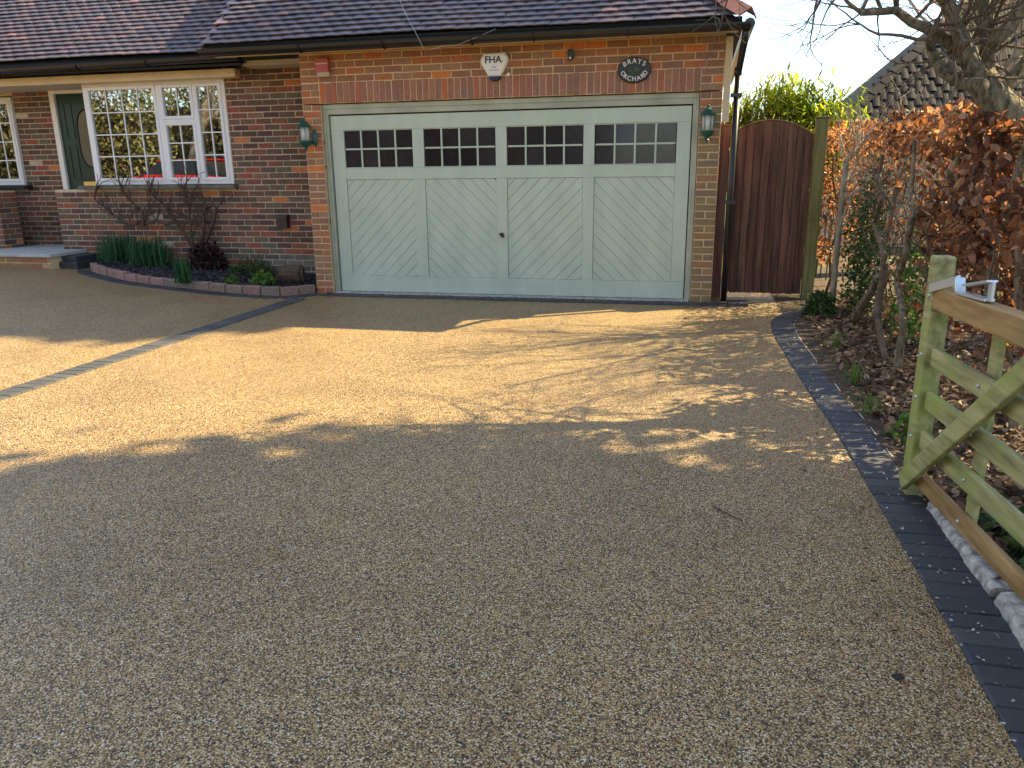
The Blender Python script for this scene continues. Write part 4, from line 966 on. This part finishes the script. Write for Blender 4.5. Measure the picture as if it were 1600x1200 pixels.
hedge_plant(3, -2.6, -1.55, 5.95, 6.6, .15, 1.9, 2900, 'hedge plant with two crooked grey-brown stems and rusty leaves', [(SP(5.87,[(1392,590),(1380,545),(1372,500),(1378,440),(1382,400),(1366,350),(1378,310),(1374,270),(1380,240)]),.026),(SP(5.88,[(1402,595),(1404,560),(1412,500),(1402,440),(1416,395),(1418,370),(1428,340),(1424,290),(1430,220)]),.030)], (.055,.08), hollow=(1.35,.30))
hedge_plant(4, -3.6, -2.65, 5.95, 6.6, .40, 1.78, 4600, 'dense rusty beech hedge behind the latch end of the open gate', [(stempath(6.1,-3.1,1.7,(.05,.1)),.035)], (.06,.09), big=110)
hedge_plant(5, -4.7, -3.65, 5.95, 6.6, .35, 1.68, 4400, 'brown beech hedge with thick dark stems behind the middle of the open gate', [(stempath(6.12,-4.1,1.8,(.1,.2)),.045),(stempath(6.2,-4.4,1.8,(0,.3)),.04)], (.06,.09), big=190)
hedge_plant(6, -6.2, -4.75, 5.95, 6.6, .10, 1.68, 2400, 'beech hedge nearest the camera at the right edge of the picture', [(stempath(6.1,-5.3,1.7,(.1,.2)),.04)], (.06,.09))
# pale straight trunk by the gate post
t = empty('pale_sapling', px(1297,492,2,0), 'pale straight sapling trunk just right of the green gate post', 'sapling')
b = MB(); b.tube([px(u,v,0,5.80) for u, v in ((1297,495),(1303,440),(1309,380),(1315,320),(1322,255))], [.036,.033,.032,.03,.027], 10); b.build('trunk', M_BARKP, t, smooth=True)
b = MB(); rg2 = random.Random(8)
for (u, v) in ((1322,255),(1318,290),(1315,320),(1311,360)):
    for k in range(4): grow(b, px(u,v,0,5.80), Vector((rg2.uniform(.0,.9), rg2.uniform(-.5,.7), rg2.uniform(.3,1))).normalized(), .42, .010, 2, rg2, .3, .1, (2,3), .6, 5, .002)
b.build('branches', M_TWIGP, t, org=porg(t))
# evergreen bits
bush('evergreen_shrub', (6.05,-.62,.55), (.22,.34,.95), 2600, .045, M_GREEN, 'small-leaved green shrub growing through the hedge behind the pale sapling', 'shrub', flat=0, shell=.1)
bush('ivy_mound', (5.66,-.72,.02), (.16,.26,.22), 900, .045, M_GREEN, 'dark low evergreen mound at the bend of the block edging', 'plant')
bush('evergreen_shrub', (6.25,-1.7,.35), (.2,.5,.6), 900, .055, M_LIME, 'bright green shrub leaves low behind the crooked stems', 'shrub', flat=0, shell=.1)
for k, (u, v, lab) in enumerate(((1333,600,'single pale grass tuft in the leafy border beside the blocks'),(1302,545,'darker grass tuft near the bend of the border'),(1357,645,'yellowish grass tuft in the middle of the border'))):
    q = px(u, v, 2, .01); blades('grass_tuft', (q.x,q.y,0), 26, .17, .03, M_LIME, lab, 'grass', None, .35, .35)
for k, (u, v, lab) in enumerate(((1380,680,'small green seedling rosette beside the gate stile'),(1590,890,'broad green leaves under the gate at the right edge'),(1560,835,'dark green weed leaves behind the bottom gate rail'))):
    q = px(u, v, 2, .02); q.x = max(q.x, 5.55); bush('weed_plant', (q.x+.05,q.y,0), (.10,.12,.10), 36, .085, M_GREEN if k else M_LIME, lab, 'plant')
# litter
n = 9000; x = 5.47+RNG.beta(1.1,1.6,n)*1.7; y = RNG.uniform(-8,.8,n); keep = x > np.interp(y, [-9,-1.6,-1.1,-.6,-.3,1], [5.47,5.37,5.44,5.62,5.75,5.75])
pos = np.column_stack([x,y,.008+RNG.uniform(0,.03,n)])[keep]; k = len(pos)
V, Fq = scatter(LEAF[0], LEAF[1], pos, rotmats(k,.45), RNG.uniform(.025,.075,k)); tag(np_mesh('leaf_litter', V, Fq, M_LITTER), 'brown fallen leaves covering the soil under the hedge', 'leaf litter', kind='stuff')
b = MB(); rg3 = random.Random(21)
for k in range(160):
    q = Vector((rg3.uniform(5.5,6.6), rg3.uniform(-7,.4), .03)); d = Vector((rg3.uniform(-1,1), rg3.uniform(-1,1), rg3.uniform(-.05,.15))).normalized(); b.tube([q, q+d*rg3.uniform(.05,.15)+Vector((0,0,.01)), q+d*rg3.uniform(.16,.35)], [.004,.0035,.002], 4, False)
tag(b.build('fallen_twigs', M_TWIG, org=(0,0,0)), 'thin fallen twigs lying among the leaves under the hedge', 'twigs', kind='stuff')
# crumbs on the blocks and a stray leaf and twig on the drive
pos = []; 
for k in range(420):
    y = random.uniform(-7.4,-1.5); x = np.interp(y, [q[1] for q in edge_r], [q[0] for q in edge_r])+random.uniform(-.03,.24); pos.append((x,y,.016))
V, Fq = scatter([(-.5,-.4,0),(.5,-.3,.1),(.4,.4,.3),(-.4,.35,.25)], [(0,1,2,3)], pos, rotmats(len(pos),.4), RNG.uniform(.004,.013,len(pos))); tag(np_mesh('grit_crumbs', V, Fq, M_CONC), 'pale grit crumbs scattered over the dark block edging', 'grit', kind='stuff')
pos = []
for k in range(70):
    y = -7.5+7.2*random.random(); x = np.interp(y, [q[1] for q in edge_r], [q[0] for q in edge_r])-abs(random.gauss(0,.25)); pos.append((x,y,.006))
for k in range(25): pos.append((random.uniform(-.1,4.7), -.36-abs(random.gauss(0,.08)), .006))
V, Fq = scatter(LEAF[0], LEAF[1], pos, rotmats(len(pos),.2), RNG.uniform(.010,.032,len(pos))); tag(np_mesh('leaf_crumbs', V, Fq, M_LITTER), 'tiny leaf fragments blown along the edges of the drive', 'leaf litter', kind='stuff')
q = px(1404,1056,2,.006); o = inst('stray_leaf', block_mesh('stray_leaf', .035,.022,.004,M_BLACKM,.001), None, q, (.1,.1,.6)); tag(o, 'tiny dark leaf lying alone on the drive near the bottom right', 'leaf')
b = MB(); b.tube([px(1112,790,2,.006), px(1130,800,2,.008), px(1160,813,2,.006)], .003, 5); b.build('stray_twig', M_TWIGD, label='thin dark twig lying alone on the shaded drive', cat='twig')

# ------------------------------------------------------------------ trees
ta = empty('bare_tree', (7.35,-3.7,0), 'gnarled bare tree leaning over the hedge at the upper right', 'tree')
TY = -3.5; TP = lambda pts, Y=TY: [px(u, v, 1, Y) for u, v in pts]
b = MB(); trunk = [Vector((7.5,-3.8,-.1)), Vector((7.15,-3.7,.8))]+TP([(1660,265),(1605,205),(1560,165),(1530,120)])
b.tube(trunk, [.17,.15,.12,.108,.10,.088], 14); b.build('trunk', M_BARK, ta, smooth=True)
rt = random.Random(12); b = MB(); tw = MB()
limbs = [([(1530,125),(1512,90),(1500,50),(1482,10),(1470,-60),(1455,-160)],.062,TY),([(1538,120),(1545,70),(1540,20),(1525,-40),(1530,-140)],.054,TY+.1),([(1535,135),(1500,128),(1470,110),(1455,80),(1452,60)],.045,TY-.05),
         ([(1512,92),(1480,65),(1450,45),(1425,35),(1400,16),(1378,18),(1345,20)],.038,TY+.05),([(1545,70),(1580,40),(1600,0),(1640,-60)],.05,TY-.1),([(1478,0),(1440,-50),(1400,-80),(1350,-90)],.04,TY-.2),([(1560,160),(1580,120),(1620,80),(1680,20)],.045,TY+.2)]
for pts, r, Y in limbs:
    P_ = [px(u,v,1,Y+rt.gauss(0,.05)) for u, v in pts]; b.tube(P_, [r*(1-.5*i/(len(P_)-1)) for i in range(len(P_))], 10, True)
    for i, q in enumerate(P_[1:]):
        for k in range(2): grow(tw, q, Vector((rt.uniform(-.5,.9), rt.uniform(-.8,.8), rt.uniform(-.1,1))).normalized(), rt.uniform(.4,.8), .012, 2, rt, .28, .03, (2,3), .62, 5, .0022)
b.build('limbs', M_BARK, ta, smooth=True, org=porg(ta))
for (u, v, du, dv) in ((1345,-40,-.9,-.35),(1330,-50,-.8,-.5),(1290,-40,-.5,-.55),(1130,-60,.1,-.6),(1150,-50,-.2,-.6)):
    grow(tw, px(u,v,1,TY-.2), Vector((du*.6, rt.uniform(-.3,.3), dv*.8)).normalized(), .36, .008, 2, rt, .25, -.02, (2,3), .6, 5, .002)
tw.build('twigs', M_TWIG, ta, org=porg(ta))
def bare_tree(loc, h, seed, label, M1, M2, depth=5, r=.10, kids=(2,4), nst=1, spread=.35, group=None, minr=.003):
    t = empty('bare_tree', loc, label, 'tree', group); rr = random.Random(seed); b = MB(); tw = MB()
    for s in range(nst):
        d = Vector((rr.uniform(-spread,spread), rr.uniform(-spread,spread), 1)).normalized(); P_ = [Vector(loc)]; 
        for i in range(5): d = (d+Vector((rr.gauss(0,.08), rr.gauss(0,.08), .05))).normalized(); P_.append(P_[-1]+d*h*.09)
        b.tube(P_, [r*(1-.06*i) for i in range(6)], 9)
        for k in range(3): grow(tw, P_[-1], (d+Vector((rr.uniform(-.7,.7), rr.uniform(-.7,.7), .2))).normalized(), h*.26, r*.62, depth-1, rr, .2, .05, kids, .66, 6, minr)
        for k in range(2): grow(tw, P_[3], (d*.4+Vector((rr.uniform(-.9,.9), rr.uniform(-.9,.9), .3))).normalized(), h*.2, r*.45, depth-2, rr, .2, .05, kids, .66, 6, minr)
    b.build('trunk', M1, t, smooth=True, org=loc); tw.build('crown', M2, t, org=loc); return t
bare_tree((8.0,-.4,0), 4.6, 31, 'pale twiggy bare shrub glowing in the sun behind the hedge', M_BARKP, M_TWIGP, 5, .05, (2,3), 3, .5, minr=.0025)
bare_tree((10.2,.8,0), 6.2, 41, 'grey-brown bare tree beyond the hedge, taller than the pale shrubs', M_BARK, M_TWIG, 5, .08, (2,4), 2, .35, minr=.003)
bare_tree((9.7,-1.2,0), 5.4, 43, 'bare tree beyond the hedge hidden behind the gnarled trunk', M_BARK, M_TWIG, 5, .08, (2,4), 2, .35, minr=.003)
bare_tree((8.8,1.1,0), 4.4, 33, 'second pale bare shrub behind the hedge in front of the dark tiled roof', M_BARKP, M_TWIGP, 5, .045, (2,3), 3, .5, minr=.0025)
def evergreen(loc, r, zc, n, ls, label, seed):
    t = empty('evergreen_tree', loc, label, 'tree'); b = MB(); b.tube([loc, (loc[0]+.1,loc[1],zc*.5), (loc[0],loc[1],zc+r[2]*.6)], [.24,.2,.06], 10); b.build('trunk', M_BARK, t, smooth=True)
    g = np.random.default_rng(seed); k = 46; d = g.normal(size=(k,3)); d /= np.linalg.norm(d,axis=1)[:,None]; cl = np.array([loc[0],loc[1],zc])+d*np.array(r)*g.uniform(.25,.86,k)[:,None]
    idx = g.integers(0,k,n); pos = cl[idx]+g.normal(0,.26,(n,3))*np.array(r)*.62
    V, Fq = scatter(LEAF[0], LEAF[1], pos, rotmats(n,1.,g), ls*g.uniform(.6,1.3,n)); np_mesh('crown', V, Fq, M_GREEN, t, org=loc, kind='stuff'); return t
evergreen((10.6,-4.6,0), (2.5,2.2,3.4), 6.6, 15000, .30, 'broad evergreen tree right of the hedge shading the front of the drive', 1)
evergreen((12.2,-6.0,0), (3.0,2.6,4.0), 8.5, 13000, .32, 'second broad evergreen tree farther right along the boundary', 2)
evergreen((11.3,-2.2,0), (2.0,2.2,2.4), 9.2, 15000, .30, 'tall slender evergreen tree standing behind the broad one', 4)
evergreen((11.35,5.65,0), (2.3,.9,.9), 14.0, 9000, .25, 'unseen flat-crowned evergreen added to shade the left of the drive', 3)  # added out of view; flat crown shaped to cast the left shadow edge
# bamboo
bt = empty('bamboo', (5.4,2.6,0), 'bright yellow-green bamboo clump above the brown side gate', 'bamboo')
g = np.random.default_rng(9); b = MB(); P0 = []
for k in range(64):
    x0, y0 = g.uniform(4.8,6.15), g.uniform(2.0,3.3); h = g.uniform(2.25,2.72)*(1-.12*abs(x0-5.5)); lx, ly = g.normal(0,.12), g.normal(0,.12)
    pts = [Vector((x0+lx*t*t, y0+ly*t*t, h*t)) for t in (0,.35,.7,1)]; b.tube(pts, [.010,.009,.006,.003], 5, False)
    for j in range(190):
        t = g.uniform(.55,1.02); P0.append((x0+lx*t*t+g.normal(0,.14), y0+ly*t*t+g.normal(0,.14), h*t+g.normal(0,.05)))
b.build('canes', M_LIME, bt, org=porg(bt)); n = len(P0)
a = g.uniform(0,2*np.pi,n); tl = g.normal(1.9,.45,n); yv = np.stack([np.sin(tl)*np.cos(a), np.sin(tl)*np.sin(a), np.cos(tl)],-1); xv = np.stack([-np.sin(a), np.cos(a), 0*a],-1); R = np.stack([xv, yv, np.cross(xv,yv)],-1)
V, Fq = scatter(np.array(BLADE[0])*[1.1,1,1], BLADE[1], P0, R, g.uniform(.10,.20,n)); np_mesh('leaves', V, Fq, M_BAMB, bt, org=porg(bt), kind='stuff')

# ------------------------------------------------------------------ neighbour's house
nb = empty('neighbour_house', (10,9,0), 'neighbouring house with a dark grey tiled hipped roof behind the hedge', 'house')
b = MB(); b.box((7.2,7.4,-.1),(16,14,2.3)); b.build('wall', M_MOM, nb)
nE = (6.75,6.9,2.15); nP = math.radians(43); NG = .19
b = MB(); ap = (10.2,10.35,2.15+3.45*math.tan(nP)); b.add([(6.75,6.9,2.12),(17,6.9,2.12),(14,10.35,ap[2]-.03),(10.2,10.35,ap[2]-.03),(6.75,13.8,2.12),(17,13.8,2.12)], [(0,1,2,3),(0,3,4),(1,5,2),(3,2,5,4)])
nr = b.build('roof', M_NTILE, nb)
tmn = MB(); n_ = 6; V = []
for yy in (0,.30):
    for i in range(n_+1):
        x = -.12+.24*i/n_; V.append((x, yy, .014+.012*math.sin(2*math.pi*i/n_)))
for yy in (0,.30):
    for i in range(n_+1):
        x = -.12+.24*i/n_; V.append((x, yy, .0+.012*math.sin(2*math.pi*i/n_)))
k = n_+1; Fs = []
for i in range(n_): Fs += [(i,i+1,k+i+1,k+i),(i+1,i,2*k+i,2*k+i+1)]
Fs += [(0,k,3*k,2*k),(n_,2*k+n_,3*k+n_,k+n_)]
tmn.add(V, Fs); NT = tmn.mesh('pantile'); NT.materials.append(M_NTILE)
for r in range(24):
    t = r*NG; y = 6.88+t*math.cos(nP); z = 2.16+t*math.sin(nP); x = 6.85+t*math.cos(nP)+.1
    while x < 10.2: inst('pantile', NT, nr, (x,y,z), (nP-.03+random.gauss(0,.02), random.gauss(0,.02), random.gauss(0,.01))); x += .238
for i in range(17):
    t = i*.30; c = Vector((6.78+t*math.cos(nP), 6.90+t*math.cos(nP), 2.19+t*math.sin(nP))); d = Vector((math.cos(nP),math.cos(nP),math.sin(nP))).normalized(); sd = d.cross(Vector((0,0,1))).normalized(); u = sd.cross(d); h = MB()
    h.add([c-sd*.13-u*.04, c+u*.05, c+sd*.13-u*.04, c+d*.4-sd*.13-u*.05, c+d*.4+u*.035, c+d*.4+sd*.13-u*.05], [(0,1,4,3),(1,2,5,4)]); h.build('ridge_tile', M_NTILE, nr)

# ------------------------------------------------------------------ behind the camera: what the window panes mirror
for k, (x, y, h, sd) in enumerate(((-8.5,-13.4,9,51),(-13,-13.7,10,52),(-18,-13.5,9,53),(-5,-13.6,10,54),(-23,-14,11,55),(-1,-13.8,10,56))):
    bare_tree((x,y,gz(x)-.05), h, sd, ('bare tree across the road, left of the red car','tall bare tree behind the red car','bare tree at the far left across the road','bare tree straight across from the house window','farthest bare tree across the road','bare tree across the road, right of the red car')[k], M_BARKP, M_TWIGP, 5, .2, (2,4), 1, .15, 'bare trees across the road', .012)
hb = empty('garden_hedge', (-12,-15,.3), 'clipped green hedge across the road reflected in the window', 'hedge')
g = np.random.default_rng(77); n = 62000; pos = np.column_stack([g.uniform(-30,2,n), g.uniform(-16.2,-14.6,n), .3+g.uniform(0,1,n)*(4.3+.8*np.sin(g.uniform(-30,2,n)))]); V, Fq = scatter(LEAF[0], LEAF[1], pos, rotmats(n,1.,g), g.uniform(.10,.19,n)); np_mesh('leaves', V, Fq, leafmat('olive_hedge_leaf', [(0,(.18,.18,.075)),(.5,(.30,.28,.13)),(1,(.44,.39,.21))], .25), hb, org=porg(hb), kind='stuff')
b = MB(); b.box((-30,-16.0,.2),(2,-15.6,3.8)); b.build('branch_core', M_TWIGD, hb)
# red car
car = empty('parked_car', (-11.2,-11.2,gz(-11)), 'red hatchback car parked in front of the house, seen mirrored in the window', 'car')
def car_body():
    C0 = Vector((-11.2,-11.2,gz(-11.))); sect = []
    prof = [(-2.0,.38,.78,.72,0),(-1.95,.30,.86,.80,0),(-1.3,.22,.98,.86,0),(-.75,.20,1.05,.87,0),(.9,.20,1.02,.87,0),(1.75,.22,.98,.85,0),(2.0,.30,.90,.80,0),(2.05,.42,.78,.74,0)]
    b = MB(); k = 8
    for (x, zl, zh, hw, _) in prof:
        for (yy, zz) in ((-hw*.9,zl),(-hw,zl+.12),(-hw,zh-.16),(-hw*.92,zh),(hw*.92,zh),(hw,zh-.16),(hw,zl+.12),(hw*.9,zl)): b.v.append((C0.x+x, C0.y+yy, C0.z+zz))
    for i in range(len(prof)-1):
        for j in range(k): b.f.append((i*k+j, i*k+(j+1)%k, (i+1)*k+(j+1)%k, (i+1)*k+j))
    b.f.append(tuple(range(k-1,-1,-1))); b.f.append(tuple((len(prof)-1)*k+j for j in range(k))); b.build('body', M_CARRED, car, smooth=False, bevel=.03)
    c = MB()
    for (x, z, hw) in ((-.95,1.0,.78),(-.35,1.42,.62),(1.1,1.45,.62),(1.9,1.0,.76)):
        for s in (-1,1): c.v.append((C0.x+x, C0.y+s*hw, C0.z+z))
    c.f = [(0,1,3,2),(2,3,5,4),(4,5,7,6),(0,2,4,6),(1,7,5,3)]; c.build('cabin_glass', mat('car_glass', (.02,.022,.025), .08), car)
    r = MB()
    for (x, z, hw) in ((-.40,1.425,.64),(1.15,1.455,.64)):
        for s in (-1,1): r.v += [(C0.x+x, C0.y+s*hw, C0.z+z), (C0.x+x, C0.y+s*hw, C0.z+z+.035)]
    r.f = [(0,2,3,1),(4,5,7,6),(1,3,7,5),(0,4,6,2),(0,1,5,4),(2,6,7,3)]; r.build('roof_panel', M_CARRED, car)
    for x in (-1.25,1.3):
        for s in (-1,1):
            wh = MB(); wh.tube([C0+Vector((x,s*.70,.31)), C0+Vector((x,s*.88,.31))], .31, 20); wo_ = wh.build('wheel', M_RUBBER, car); rim = MB(); rim.tube([C0+Vector((x,s*.881,.31)), C0+Vector((x,s*.89,.31))], .2, 16); rim.build('rim', M_GALV, wo_)
    MB().box((C0.x-.26,C0.y+.872,C0.z+.55),(C0.x+.26,C0.y+.88,C0.z+.66)).build('number_plate', M_PLATEY, car)
    for x in (-1.9,1.9): MB().box((C0.x+x-.12,C0.y+.70,C0.z+.62),(C0.x+x+.12,C0.y+.80,C0.z+.76)).build('lamp', M_WHITE, car, bevel=.02)
car_body()
